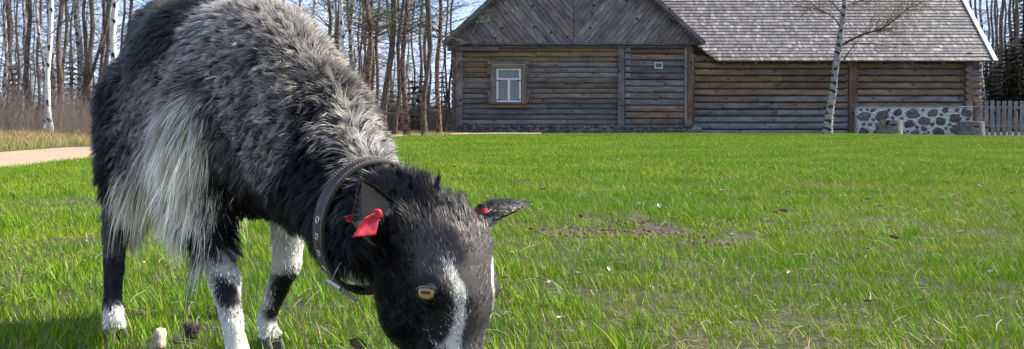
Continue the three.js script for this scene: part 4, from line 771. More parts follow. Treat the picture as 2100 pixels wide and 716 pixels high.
// places given directly on the animal: [u, v, w, kind]
const body = (u, v, w, k, s = 1) => coatSamples.push([u, v, w, k, s]);
for (const s of [1, -1]) {
  body(0.30, 0.28, s * 0.05, 'K'); body(0.40, 0.30, s * 0.05, 'K'); body(0.50, 0.25, s * 0.05, 'K', 0.7);
  body(-0.02, 0.27, s * 0.05, 'W'); body(-0.15, 0.28, s * 0.06, 'W'); body(-0.08, 0.29, s * 0.12, 'W', 1.3); body(0.10, 0.30, s * 0.10, 'K'); body(0.13, 0.28, s * 0.05, 'K', 0.8); body(-0.35, 0.45, s * 0.05, 'K', 1.1); body(-0.33, 0.35, s * 0.08, 'K', 1.1); body(-0.35, 0.55, 0, 'K', 0.8);
}
for (const [nm, L] of Object.entries(LEGS)) {
  const P = (i, t) => L.pts[i].map((a, k) => mix(a, L.pts[i + 1][k], t)), put = (i, t, k, s = 1, du = 0, dw = 0) => { const p = P(i, t); body(p[0] + du, p[1], p[2] + dw, k, s); };
  if (nm === 'rf') { put(1, 0, 'K', 1.5, 0, 0.04); put(1, 0.3, 'K', 1.4, 0, 0.03); put(1, 0.45, 'K', 1.0, 0, 0.03); put(1, 0.45, 'K', 0.8, 0, -0.03); put(1, 0.5, 'K', 0.8, 0.02, 0.01); put(1, 0.7, 'w', 1.5); put(2, 0, 'w'); put(1, 0.76, 'w', 1.2, 0.03, 0.012); put(1, 0.74, 'w', 1.2, 0.025, 0.035); put(1, 0.82, 'w', 1, 0.03, -0.01); put(1, 0.95, 'k', 1, 0.026, 0.004); put(2, 0.12, 'k', 1, 0.024, 0.004); put(2, 0.4, 'w'); put(2, 0.7, 'w'); put(3, 0.4, 'w'); put(1, 0.8, 'w', 1, -0.02, 0.02); put(2, 0.15, 'w', 1, -0.01, 0.03); put(2, 0.2, 'w', 1, -0.02, -0.01); }
  if (nm === 'lf') { put(1, 0, 'K'); put(1, 0.3, 'w', 1.6); put(1, 0.6, 'w', 1.4); put(2, 0, 'w'); put(2, 0.3, 'k', 1, 0.02, -0.006); put(2, 0.6, 'k', 1, 0.02, -0.008); put(2, 0.8, 'k', 1, 0.018, -0.01); put(2, 0.5, 'w', 1, -0.01, 0.02); put(2, 0.85, 'w', 1, -0.01, 0.02); put(3, 0.5, 'w', 1.3); }
  if (nm[1] === 'h') { put(0, 0.5, 'K', 1, -0.08, 0.03 * L.w); put(1, 0.6, nm === 'rh' ? 'D' : 'K', 0.6); put(2, 0, 'd'); put(2, 0.25, 'd'); put(2, 0.5, 'k'); put(2, 0.75, 'k'); put(2, 0.94, 'k'); put(3, 0.35, 'w', 1.5); put(3, 1, 'w', 1.3); if (nm === 'lh') { put(2, 0.6, 'w'); put(2, 0.9, 'w'); } }
}
{
  const h = (n, o, w, k, s = 1) => body(...headPoint(n, o, w), k, s);
  h(0.0, 0.04, 0, 'H', 0.45);  h(0.0, 0.04, 0.03, 'H', 0.5); h(0.0, 0.04, -0.03, 'H', 0.5); h(0.025, 0.065, 0, 'k', 2.2); h(0.02, 0.055, 0.03, 'd', 1.5); h(0.02, 0.055, -0.03, 'd', 1.5);
  for (const w of [-0.035, 0, 0.035]) { h(0.05, 0.06, w, 'g', 1.2); h(0.08, 0.06, w, 'g', 1); h(0.035, 0.055, w, 'd', 1.6); } h(0.066, 0.068, 0.021, 'g', 1); h(0.066, 0.068, -0.021, 'g', 1); h(0.085, 0.06, 0.01, 'g', 0.9); h(0.06, 0.06, 0.045, 'd', 1.6);
  h(0.12, 0.055, 0, 'd'); h(0.17, 0.045, 0, 'd'); h(0.22, 0.034, 0, 'd'); h(0.12, 0.05, -0.012, 'd'); h(0.14, 0.05, -0.012, 'd');
  for (const s of [1, -1]) {
    h(0.12, 0.0, s * 0.055, 'k'); h(0.07, 0.0, s * 0.06, 'k'); h(0.09, -0.04, s * 0.05, 'k', 1.3); h(0.15, -0.01, s * 0.042, 'k'); h(0.19, -0.01, s * 0.035, 'k'); h(0.03, -0.03, s * 0.055, 'k', 1.6); h(0.14, -0.045, s * 0.035, 'k'); h(0.17, 0.01, s * 0.04, 'k'); h(0.145, 0.018, s * 0.045, 'k'); h(0.25, 0, s * 0.02, 'd'); h(0.075, 0.028, s * 0.052, 'd', 1.4); h(0.024, 0.0, s * 0.066, 'k'); }
   h(0.05, -0.085, 0.02, 'k', 2); h(0.1, -0.08, 0, 'k', 1.5);
  h(-0.02, -0.06, 0.05, 'k', 2); h(0.0, -0.08, 0.035, 'k', 2); h(-0.04, -0.08, 0.03, 'k', 2); h(-0.06, -0.06, 0.02, 'K', 0.8); h(-0.03, -0.04, 0.055, 'k', 2.4); h(-0.06, 0.0, 0.06, 'k', 2.4); h(-0.03, 0.02, 0.055, 'K', 0.8); h(-0.07, 0.04, 0.04, 'H', 0.8); h(-0.09, -0.05, 0.05, 'K', 0.8); h(-0.03, 0.02, -0.055, 'K', 0.8); h(-0.07, -0.02, -0.05, 'K', 0.8);
}
const KINDS = Object.keys(COAT);
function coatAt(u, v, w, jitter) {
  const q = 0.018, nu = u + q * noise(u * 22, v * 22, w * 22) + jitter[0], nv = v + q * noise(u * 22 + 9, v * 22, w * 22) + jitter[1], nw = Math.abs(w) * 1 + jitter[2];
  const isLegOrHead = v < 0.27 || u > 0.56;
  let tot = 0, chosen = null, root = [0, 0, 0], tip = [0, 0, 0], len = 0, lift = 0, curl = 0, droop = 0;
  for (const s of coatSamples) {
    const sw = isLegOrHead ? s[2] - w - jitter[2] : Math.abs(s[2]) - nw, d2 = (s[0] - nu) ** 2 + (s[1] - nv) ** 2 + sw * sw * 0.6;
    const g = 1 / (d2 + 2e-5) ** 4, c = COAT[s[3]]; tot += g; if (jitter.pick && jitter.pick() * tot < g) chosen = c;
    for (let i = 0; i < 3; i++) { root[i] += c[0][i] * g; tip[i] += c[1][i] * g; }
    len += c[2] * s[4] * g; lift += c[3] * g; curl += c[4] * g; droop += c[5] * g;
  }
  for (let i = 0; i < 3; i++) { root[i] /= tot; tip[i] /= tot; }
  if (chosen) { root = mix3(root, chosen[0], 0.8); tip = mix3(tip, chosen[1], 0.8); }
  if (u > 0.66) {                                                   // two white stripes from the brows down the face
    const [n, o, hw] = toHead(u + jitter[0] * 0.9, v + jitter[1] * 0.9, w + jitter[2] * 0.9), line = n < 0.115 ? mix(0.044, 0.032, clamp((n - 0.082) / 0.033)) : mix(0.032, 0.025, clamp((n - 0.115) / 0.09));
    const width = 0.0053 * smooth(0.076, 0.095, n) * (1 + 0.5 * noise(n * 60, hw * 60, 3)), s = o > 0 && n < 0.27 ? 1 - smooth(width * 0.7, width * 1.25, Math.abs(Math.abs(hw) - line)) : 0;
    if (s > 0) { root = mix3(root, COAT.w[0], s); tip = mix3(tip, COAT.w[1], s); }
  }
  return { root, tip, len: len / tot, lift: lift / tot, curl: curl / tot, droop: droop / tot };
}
// ---- skin
const EYES = [new THREE.Vector3(...headPoint(0.114, 0.028, 0.058)), new THREE.Vector3(...headPoint(0.114, 0.028, -0.058))];
const skinParts = [];
{
  const g = surface((u, v, w) => field(u, v, w, 0, bodyCount), [-0.52, 0.005, -0.26], [0.80, 0.66, 0.26], 0.0105);
  skinParts.push(g);
  const lo = [0.58, 0.02, -0.12], hi = [0.94, 0.40, 0.14];
  skinParts.push(surface((u, v, w) => field(u, v, w, bodyCount), lo, hi, 0.0042));
}
// ears: cupped leaves with thickness, in head axes
const earFrames = [];
function ear(base, dir, open, L, Wd, curl) {                         // base point, direction of the ear, direction its hollow faces
  const d = dir.clone().normalize(), o = open.clone().addScaledVector(d, -open.dot(d)).normalize(), s = new THREE.Vector3().crossVectors(d, o);
  const nl = 18, nw = 14, pos = [], idx = [], side = [];
  for (const face of [1, -1]) for (let j = 0; j <= nl; j++) for (let i = 0; i <= nw; i++) {
    const t = j / nl, a = (i / nw * 2 - 1), width = Wd * Math.pow(Math.sin(Math.PI * (0.10 + 0.90 * Math.pow(t, 0.78))), 0.8) * (t > 0.995 ? 0.1 : 1), ang = a * mix(2.0, curl, smooth(0, 0.55, t));
    const R = width / Math.max(0.5, mix(2.0, curl, smooth(0, 0.55, t))) ;
    const x = Math.sin(ang) * R * 1.15, z = (1 - Math.cos(ang)) * R * 1.15 + 0.0016 * face * (1 - Math.abs(a) ** 4) + 0.012 * t * t;
    const p = base.clone().addScaledVector(d, L * t).addScaledVector(s, x).addScaledVector(o, z - R * 0.6);
    pos.push(p.x, p.y, p.z);
  }
  const W1 = nw + 1, half = (nl + 1) * W1;
  for (let f = 0; f < 2; f++) for (let j = 0; j < nl; j++) for (let i = 0; i < nw; i++) { const p = f * half + j * W1 + i; f ? idx.push(p, p + W1, p + 1, p + 1, p + W1, p + W1 + 1) : idx.push(p, p + 1, p + W1, p + 1, p + W1 + 1, p + W1); }
  for (let j = 0; j < nl; j++) { const a = j * W1, b = a + half; idx.push(a, a + W1, b, b, a + W1, b + W1); const c = j * W1 + nw, e = c + half; idx.push(c, e, c + W1, e, e + W1, c + W1); }
  earFrames.push({ base, d, o, s, L, nl, nw, half: half });
  return buffer(pos, null, null, null, idx);
}
const hv = (n, o, w) => new THREE.Vector3(...headPoint(n, o, w));
// the two ears point at their places in the photograph: the right one up and back with its hollow outwards, the left one out to the side
function toGoat(px, py, d) { return at(px, py, d).applyMatrix4(goatInverse); }
const earR0 = hv(0.046, -0.022, 0.060), earL0 = hv(0.034, 0.006, -0.054);
const project = (p) => { const q = p.clone().applyMatrix4(goatWorld), d = -q.z; return [1050 + q.x / d * FOCAL, HORIZON + (EYE - q.y) / d * FOCAL, d]; };
const dR = project(earR0)[2], dL = project(earL0)[2];
const earRtip = toGoat(746, 372, dR + 0.02), earLtip = toGoat(1074, 402, dL + 0.03);
const earRopen = toGoat(480, 640, dR - 0.6).sub(earR0).normalize(), earLopen = toGoat(1130, 780, dL - 0.02).sub(earL0).normalize();
const earGeometries = [ear(earR0, earRtip.clone().sub(earR0), earRopen, earRtip.distanceTo(earR0), 0.034, 1.35), ear(earL0, earLtip.clone().sub(earL0), earLopen, earLtip.distanceTo(earL0), 0.040, 1.35)];
const skinGeometry = mergeGeometries([...skinParts, ...earGeometries]);
const skinOnly = skinParts.reduce((s, g) => s + g.attributes.position.count, 0);
{
  const p = skinGeometry.attributes.position, c = new Float32Array(p.count * 3), z = [0, 0, 0];
  for (let i = 0; i < p.count; i++) {
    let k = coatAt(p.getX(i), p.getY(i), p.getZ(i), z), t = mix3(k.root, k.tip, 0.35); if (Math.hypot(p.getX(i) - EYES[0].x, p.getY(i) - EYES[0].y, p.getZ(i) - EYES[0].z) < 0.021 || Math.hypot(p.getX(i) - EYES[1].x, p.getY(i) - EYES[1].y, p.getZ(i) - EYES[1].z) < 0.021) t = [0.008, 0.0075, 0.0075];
    if (i >= skinOnly) { const e = i - skinOnly, half = earFrames[0].half, inner = e % (2 * half) < half, j = Math.floor((e % half) / 15) / 18; t = inner ? (j < 0.35 ? mix3([0.5, 0.46, 0.34], [0.09, 0.08, 0.06], j / 0.35) : mix3([0.06, 0.05, 0.04], [0.17, 0.145, 0.11], smooth(0.3, 0.6, j))) : mix3([0.02, 0.02, 0.022], [0.07, 0.062, 0.06], 0.5 + 0.5 * noise(p.getX(i) * 90, p.getY(i) * 90, 2)); }
    c.set(t, i * 3);
  }
  skinGeometry.setAttribute('color', new THREE.BufferAttribute(c, 3));
}
const hide = mesh('body', skinGeometry, std({ vertexColors: true, roughness: 0.75 }), goat);
// ---- hair: ribbons grown on the skin, combed by a flow, pulled down by their weight, kept out of the body
const hairMat = new THREE.MeshPhysicalMaterial({ vertexColors: true, roughness: 0.5, specularIntensity: 0.3, side: THREE.DoubleSide });
const COLLAR = { c: [0.600, 0.270, 0.010], n: new THREE.Vector3(0.97, -0.12, 0.10).normalize(), half: 0.0165 };
{
  const r = rng(4242), p = skinGeometry.attributes.position, nr = skinGeometry.attributes.normal, ix = skinGeometry.index, tri = ix.count / 3, cum = new Float64Array(tri); let tot = 0;
  const A = V(0, 0, 0), B = V(0, 0, 0), C = V(0, 0, 0), m = V(0, 0, 0);
  const eyeLocal = camera.position.clone().applyMatrix4(goatInverse);
  for (let i = 0; i < tri; i++) {
    const a = ix.getX(3 * i), b = ix.getX(3 * i + 1), c = ix.getX(3 * i + 2); A.fromBufferAttribute(p, a); B.fromBufferAttribute(p, b); C.fromBufferAttribute(p, c);
    const area = B.clone().sub(A).cross(C.clone().sub(A)).length() / 2; m.copy(A).add(B).add(C).divideScalar(3);
    const n = V(nr.getX(a), nr.getY(a), nr.getZ(a)), facing = n.dot(eyeLocal.clone().sub(m).normalize());
    let dens = facing > -0.35 ? 1 : 0.25;
    if (m.x > 0.64) dens *= 4.2; else if (m.y < 0.25) dens *= 2.2;
    if (a >= skinOnly) dens *= 1.1;
    if (m.y < 0.03) dens = 0;
    tot += area * dens; cum[i] = tot;
  }
  const COUNT = 250000, pos = new Float32Array(COUNT * 11 * 3 * 1.0 | 0), nor = [], col = [], idx = []; const P = [], Nn = [];
  const find = (x) => { let lo = 0, hi = tri - 1; while (lo < hi) { const q = (lo + hi) >> 1; cum[q] < x ? lo = q + 1 : hi = q; } return lo; };
  const eyeR = hv(0.114, 0.028, 0.060), eyeL = hv(0.114, 0.028, -0.060);
  for (let s = 0; s < COUNT; s++) {
    const f = find(r() * tot), a = ix.getX(3 * f), b = ix.getX(3 * f + 1), c = ix.getX(3 * f + 2); let x = r(), y = r(); if (x + y > 1) { x = 1 - x; y = 1 - y; }
    const z = 1 - x - y, q = V(p.getX(a) * z + p.getX(b) * x + p.getX(c) * y, p.getY(a) * z + p.getY(b) * x + p.getY(c) * y, p.getZ(a) * z + p.getZ(b) * x + p.getZ(c) * y);
    const onEar = a >= skinOnly;
    if (q.distanceTo(eyeR) < 0.0165 || q.distanceTo(eyeL) < 0.0165) continue;
    if (!onEar) { const other = a < skinParts[0].attributes.position.count ? field(q.x, q.y, q.z, bodyCount) : field(q.x, q.y, q.z, 0, bodyCount); if (other < -0.004) continue; }
    const n = onEar ? V(nr.getX(a), nr.getY(a), nr.getZ(a)) : gradient(q.x, q.y, q.z);
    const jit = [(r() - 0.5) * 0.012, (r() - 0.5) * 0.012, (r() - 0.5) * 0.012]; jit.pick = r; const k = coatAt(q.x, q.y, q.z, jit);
    // locks: hairs of one small cell lean together and meet at the tip
    const cs = k.curl > 1.9 ? 0.015 : k.len > 0.05 ? 0.016 : k.len > 0.02 ? 0.0125 : 0.006, ci = [Math.floor(q.x / cs), Math.floor(q.y / cs), Math.floor(q.z / cs)], hs = (a) => { const t = Math.sin(ci[0] * 127.1 + ci[1] * 311.7 + ci[2] * 74.7 + a * 19.3) * 43758.5453; return t - Math.floor(t); };
    const centre = V((ci[0] + 0.2 + 0.6 * hs(1)) * cs, (ci[1] + 0.2 + 0.6 * hs(2)) * cs, (ci[2] + 0.2 + 0.6 * hs(3)) * cs).sub(q), lockDir = V(hs(4) - 0.5, hs(5) - 0.5, hs(6) - 0.5), lockTone = k.len < 0.02 ? 0.75 + 0.5 * hs(7) : k.len > 0.045 ? 0.93 + 0.14 * hs(7) : 0.70 + 0.6 * hs(7), lockLen = 0.8 + 0.4 * hs(8);
    const patch = noise(q.x * 30, q.y * 30, q.z * 30);
    let len = k.len * lockLen * (0.75 + 0.4 * r() + 0.3 * patch), segs = len > 0.05 ? 6 : len > 0.02 ? 4 : 2;
    if (onEar) { len = 0.006 + 0.005 * r(); segs = 2; const e = a - skinOnly, half = earFrames[0].half, inner = e % (2 * half) < half, jj = Math.floor((e % half) / 15) / 18; if (inner) { if (jj < 0.3) { k.root = [0.45, 0.41, 0.3]; k.tip = [0.6, 0.56, 0.44]; len = 0.016; } else { len *= 0.6; k.root = mix3([0.05, 0.045, 0.035], [0.13, 0.11, 0.085], smooth(0.3, 0.6, jj)); k.tip = mix3([0.08, 0.07, 0.055], [0.22, 0.19, 0.15], smooth(0.3, 0.6, jj)); } } else { k.root = [0.014, 0.013, 0.014]; k.tip = [0.06, 0.054, 0.052]; } }
    // beneath the collar the coat is pressed flat
    const cd = (q.x - COLLAR.c[0]) * COLLAR.n.x + (q.y - COLLAR.c[1]) * COLLAR.n.y + (q.z - COLLAR.c[2]) * COLLAR.n.z;
    if (!onEar && Math.abs(cd) < 0.028 && q.y > 0.14 && q.x > 0.5 && q.x < 0.74) { if (cd > -0.018 && cd < 0.016) continue; }
    // comb: back along the body, down the sides; towards the neck on the face
    const flow = V(0, 0, 0);
    if (onEar) flow.copy(earFrames[q.z > HP[2] ? 0 : 1].d);
    else if (q.x > 0.66 && q.y < 0.40) flow.set(-HN[0] * 0.9, -HN[1] * 0.9, (q.z - HP[2]) * 3);
    else if (q.y < 0.27) flow.set(-0.12, -1, 0);
    else if (q.x > 0.30) flow.set(-0.8, -0.30 - 1.6 * smooth(0.0, 0.08, Math.abs(q.z)), Math.sign(q.z) * 0.25);
    else flow.set(-0.75, -0.35 - 1.1 * Math.abs(n.z), n.z * 0.2);
    const L1 = k.curl > 1.4 ? 62 : 40, wob = V(noise(q.x * L1, q.y * L1, q.z * L1), noise(q.x * L1 + 31, q.y * L1, q.z * L1), noise(q.x * L1, q.y * L1 + 17, q.z * L1)), amp = k.curl * 0.85;
    flow.normalize().addScaledVector(n, -flow.dot(n)).normalize().addScaledVector(wob, amp * 0.8).addScaledVector(lockDir, onEar ? 0 : k.len < 0.02 ? 0.15 : 0.35 + 0.55 * k.curl).add(V((r() - 0.5) * 0.35, (r() - 0.5) * 0.35, (r() - 0.5) * 0.35));
    const dir = n.clone().multiplyScalar(k.lift + 0.25 * wob.x * k.curl * 0.6).addScaledVector(flow, 1 - k.lift * 0.6).normalize();
    const stray = r() < 0.03 && len > 0.03; if (stray) { len *= 1.5; dir.addScaledVector(n, 0.5).normalize(); }
    const wid = (len > 0.05 ? 0.00065 : len > 0.015 ? 0.0006 : 0.00075) * (0.7 + 0.6 * r()) * (stray ? 0.6 : 1), step = len / segs;
    const bright = lockTone * (0.75 + 0.5 * r()) * (k.len < 0.045 && r() < (k.len < 0.02 ? 0.08 : 0.012) ? 3.5 : 1), pull = centre.addScaledVector(n, -centre.dot(n)).multiplyScalar((k.len < 0.02 ? 0.25 : 0.78) / segs), cur = q.clone().addScaledVector(n, -0.002), base = P.length / 3, side = V(0, 0, 0); let first = true;
    const curlPhase = hs(9) * 6.28 + (r() - 0.5) * 1.2, cr = k.len < 0.015 ? 0.05 : k.curl > 1 ? 0.2 + (k.curl - 0.8) * 0.5 : k.len > 0.045 ? 0.16 : 0.2;
    const lightTip = stray ? 1.9 : 1;
    for (let i = 0; i <= segs; i++) {
      const t = i / segs;
      side.crossVectors(dir, n); if (side.lengthSq() < 1e-6) side.set(1, 0, 0); side.normalize().addScaledVector(n, (r() - 0.5) * 0.5).normalize();
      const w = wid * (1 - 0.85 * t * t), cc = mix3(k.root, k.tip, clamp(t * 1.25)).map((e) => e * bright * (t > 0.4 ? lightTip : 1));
      const nn = V(0, 0, 0).crossVectors(side, dir).normalize(); if (nn.dot(n) < 0) nn.negate(); nn.lerp(n, 0.35).normalize();
      if (i < segs) { P.push(cur.x - side.x * w, cur.y - side.y * w, cur.z - side.z * w, cur.x + side.x * w, cur.y + side.y * w, cur.z + side.z * w); Nn.push(nn.x, nn.y, nn.z, nn.x, nn.y, nn.z); col.push(...cc, ...cc); }
      else { P.push(cur.x, cur.y, cur.z); Nn.push(nn.x, nn.y, nn.z); col.push(...cc); }
      dir.y -= k.droop * (0.4 + t); dir.x += cr * Math.cos(curlPhase + t * 6) * 0.6; dir.z += cr * Math.sin(curlPhase + t * 6) * 0.6; dir.y += cr * Math.sin(curlPhase * 2 + t * 7) * 0.4; dir.normalize();
      cur.addScaledVector(dir, step); if (!onEar) cur.add(pull);
      if (!onEar && len > 0.018) { const e = field(cur.x, cur.y, cur.z), want = Math.min(0.004 + 0.012 * t, 0.02) * (k.len > 0.02 ? 1 : 0.5); if (e < want) { const g = gradient(cur.x, cur.y, cur.z); cur.addScaledVector(g, want - e); } }
    }
    for (let i = 0; i < segs; i++) { const v = base + i * 2; i < segs - 1 ? idx.push(v, v + 1, v + 2, v + 1, v + 3, v + 2) : idx.push(v, v + 1, v + 2); }
  }
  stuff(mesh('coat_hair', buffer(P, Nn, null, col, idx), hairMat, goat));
  
}
// ---- eyes, lids and lashes, hooves
{
  const r = rng(6);
  for (const s of [1, -1]) {
    const c = hv(0.114, 0.027, s * 0.0525), e = group('eye', c.x, c.y, c.z, goat), out = headDir(0.05, 0.30, s * 1).multiplyScalar(1), fwd = headDir(0.30, 1, -0.1);
    const up = new THREE.Vector3().crossVectors(out, fwd).normalize().multiplyScalar(s); const f2 = new THREE.Vector3().crossVectors(up, out).normalize();
    const g = new THREE.SphereGeometry(0.0150, 64, 48), p = g.attributes.position, col = [];
    // horizontal slit pupil, amber iris; the eyeball's own axes: z out, x along the slit
    for (let i = 0; i < p.count; i++) { const x = p.getX(i) / 0.015, y = p.getY(i) / 0.015, z = p.getZ(i) / 0.015, rad = Math.hypot(x, y); let cc = rad < 0.86 && z > 0 ? mix3([0.36, 0.23, 0.04], [0.52, 0.36, 0.09], 0.5 + 0.5 * noise(x * 9, y * 9, 1)) : [0.10, 0.075, 0.05]; if (z > 0 && (x / 0.46) ** 4 + ((y - 0.04) / 0.13) ** 4 < 1) cc = [0.008, 0.008, 0.01]; if (rad > 0.8 && rad < 0.88) cc = [0.05, 0.035, 0.02]; col.push(...cc); }
    g.setAttribute('color', new THREE.BufferAttribute(new Float32Array(col), 3));
    const ball = mesh('eyeball', g, new THREE.MeshPhysicalMaterial({ vertexColors: true, roughness: 0.3, clearcoat: 0.1, clearcoatRoughness: 0.05 }), e);
    const bx = new THREE.Vector3(0.25, -1, 0), q = new THREE.Matrix4(), zax = out, xax = fwd.clone().addScaledVector(out, -fwd.dot(out)).normalize(), yax = new THREE.Vector3().crossVectors(zax, xax);
    q.makeBasis(xax, yax, zax); ball.quaternion.setFromRotationMatrix(q);
    // lids: two shells of black skin over the ball, thick at the rim
    const rim = []; for (const [l, tilt] of [[1, 0.46], [-1, 0.56]]) { const both = mergeGeometries([new THREE.SphereGeometry(0.0163, 32, 10, 0, Math.PI * 2, 0, Math.PI / 2), new THREE.TorusGeometry(0.0160, 0.0015, 6, 36).rotateX(Math.PI / 2)]); if (l < 0) both.rotateX(Math.PI); both.rotateX(-l * tilt); rim.push(both); }
    const lid = mesh('eyelid', mergeGeometries(rim), std({ color: rgb(0.008, 0.007, 0.007), roughness: 0.85, side: THREE.DoubleSide }), e); lid.quaternion.copy(ball.quaternion);
    const T = new Tubes(); for (let i = 0; i < 12; i++) { const a = mix(0.25, 0.8, i / 11) * Math.PI, l = 1, st = V(-Math.cos(a) * 0.0125, 0.0078 * Math.sin(a), 0.0145 * Math.sin(a)), en = st.clone().add(V(-Math.cos(a) * 0.006, -l * 0.004, 0.007 + 0.003 * r())); T.limb([st, st.clone().lerp(en, 0.5).add(V(0, l * 0.002, 0)), en], [0.0004, 0.0003, 0.0001], 3); }
    const lash = mesh('eyelashes', T.geometry(), std({ color: rgb(0.09, 0.085, 0.08), roughness: 0.5 }), e); lash.quaternion.copy(ball.quaternion);
  }
  for (const L of Object.values(LEGS)) {
    const e = L.pts[4], hf = group('hoof', e[0] + 0.004, 0, e[2], goat);
    for (const s of [-1, 1]) {
      const pos = [], idx = [], N = 16, prof = [[0.022, 0.8, -0.004], [0.013, 0.93, 0.001], [0.0, 1.04, 0.005]];
      for (const [y, k, du] of prof) for (let i = 0; i <= N; i++) { const a = i / N * 6.283; pos.push(Math.cos(a) * 0.026 * k * (Math.cos(a) > 0 ? 1.15 : 0.85) + du, y, s * 0.0112 + Math.sin(a) * 0.0105 * k); }
      const W1 = N + 1; for (let j = 0; j < 2; j++) for (let i = 0; i < N; i++) { const p = j * W1 + i; idx.push(p, p + 1, p + W1, p + 1, p + W1 + 1, p + W1); }
      mesh('claw', buffer(pos, null, null, null, idx), std({ color: rgb(0.10, 0.085, 0.065), roughness: 0.6, side: THREE.DoubleSide }), hf);
    }
  }
  // whisker-like long hairs by the eye and a small dark beard under the jaw
  const T = new Tubes(); const eb = hv(0.03, -0.075, 0.012);
  for (let i = 0; i < 420; i++) { const a = r() * 6.28, st = eb.clone().add(V(Math.cos(a) * 0.014 * r(), 0, Math.sin(a) * 0.014 * r())), en = st.clone().add(V((r() - 0.5) * 0.02 - 0.005, -0.045 - 0.025 * r(), (r() - 0.5) * 0.02)); T.limb([st, st.clone().lerp(en, 0.5).add(V(0.004 * (r() - 0.5), 0, 0.004 * (r() - 0.5))), en], [0.0005, 0.0005, 0.0001], 3); }
  stuff(mesh('beard', T.geometry(), std({ color: rgb(0.012, 0.012, 0.013), roughness: 0.5 }), goat));
}
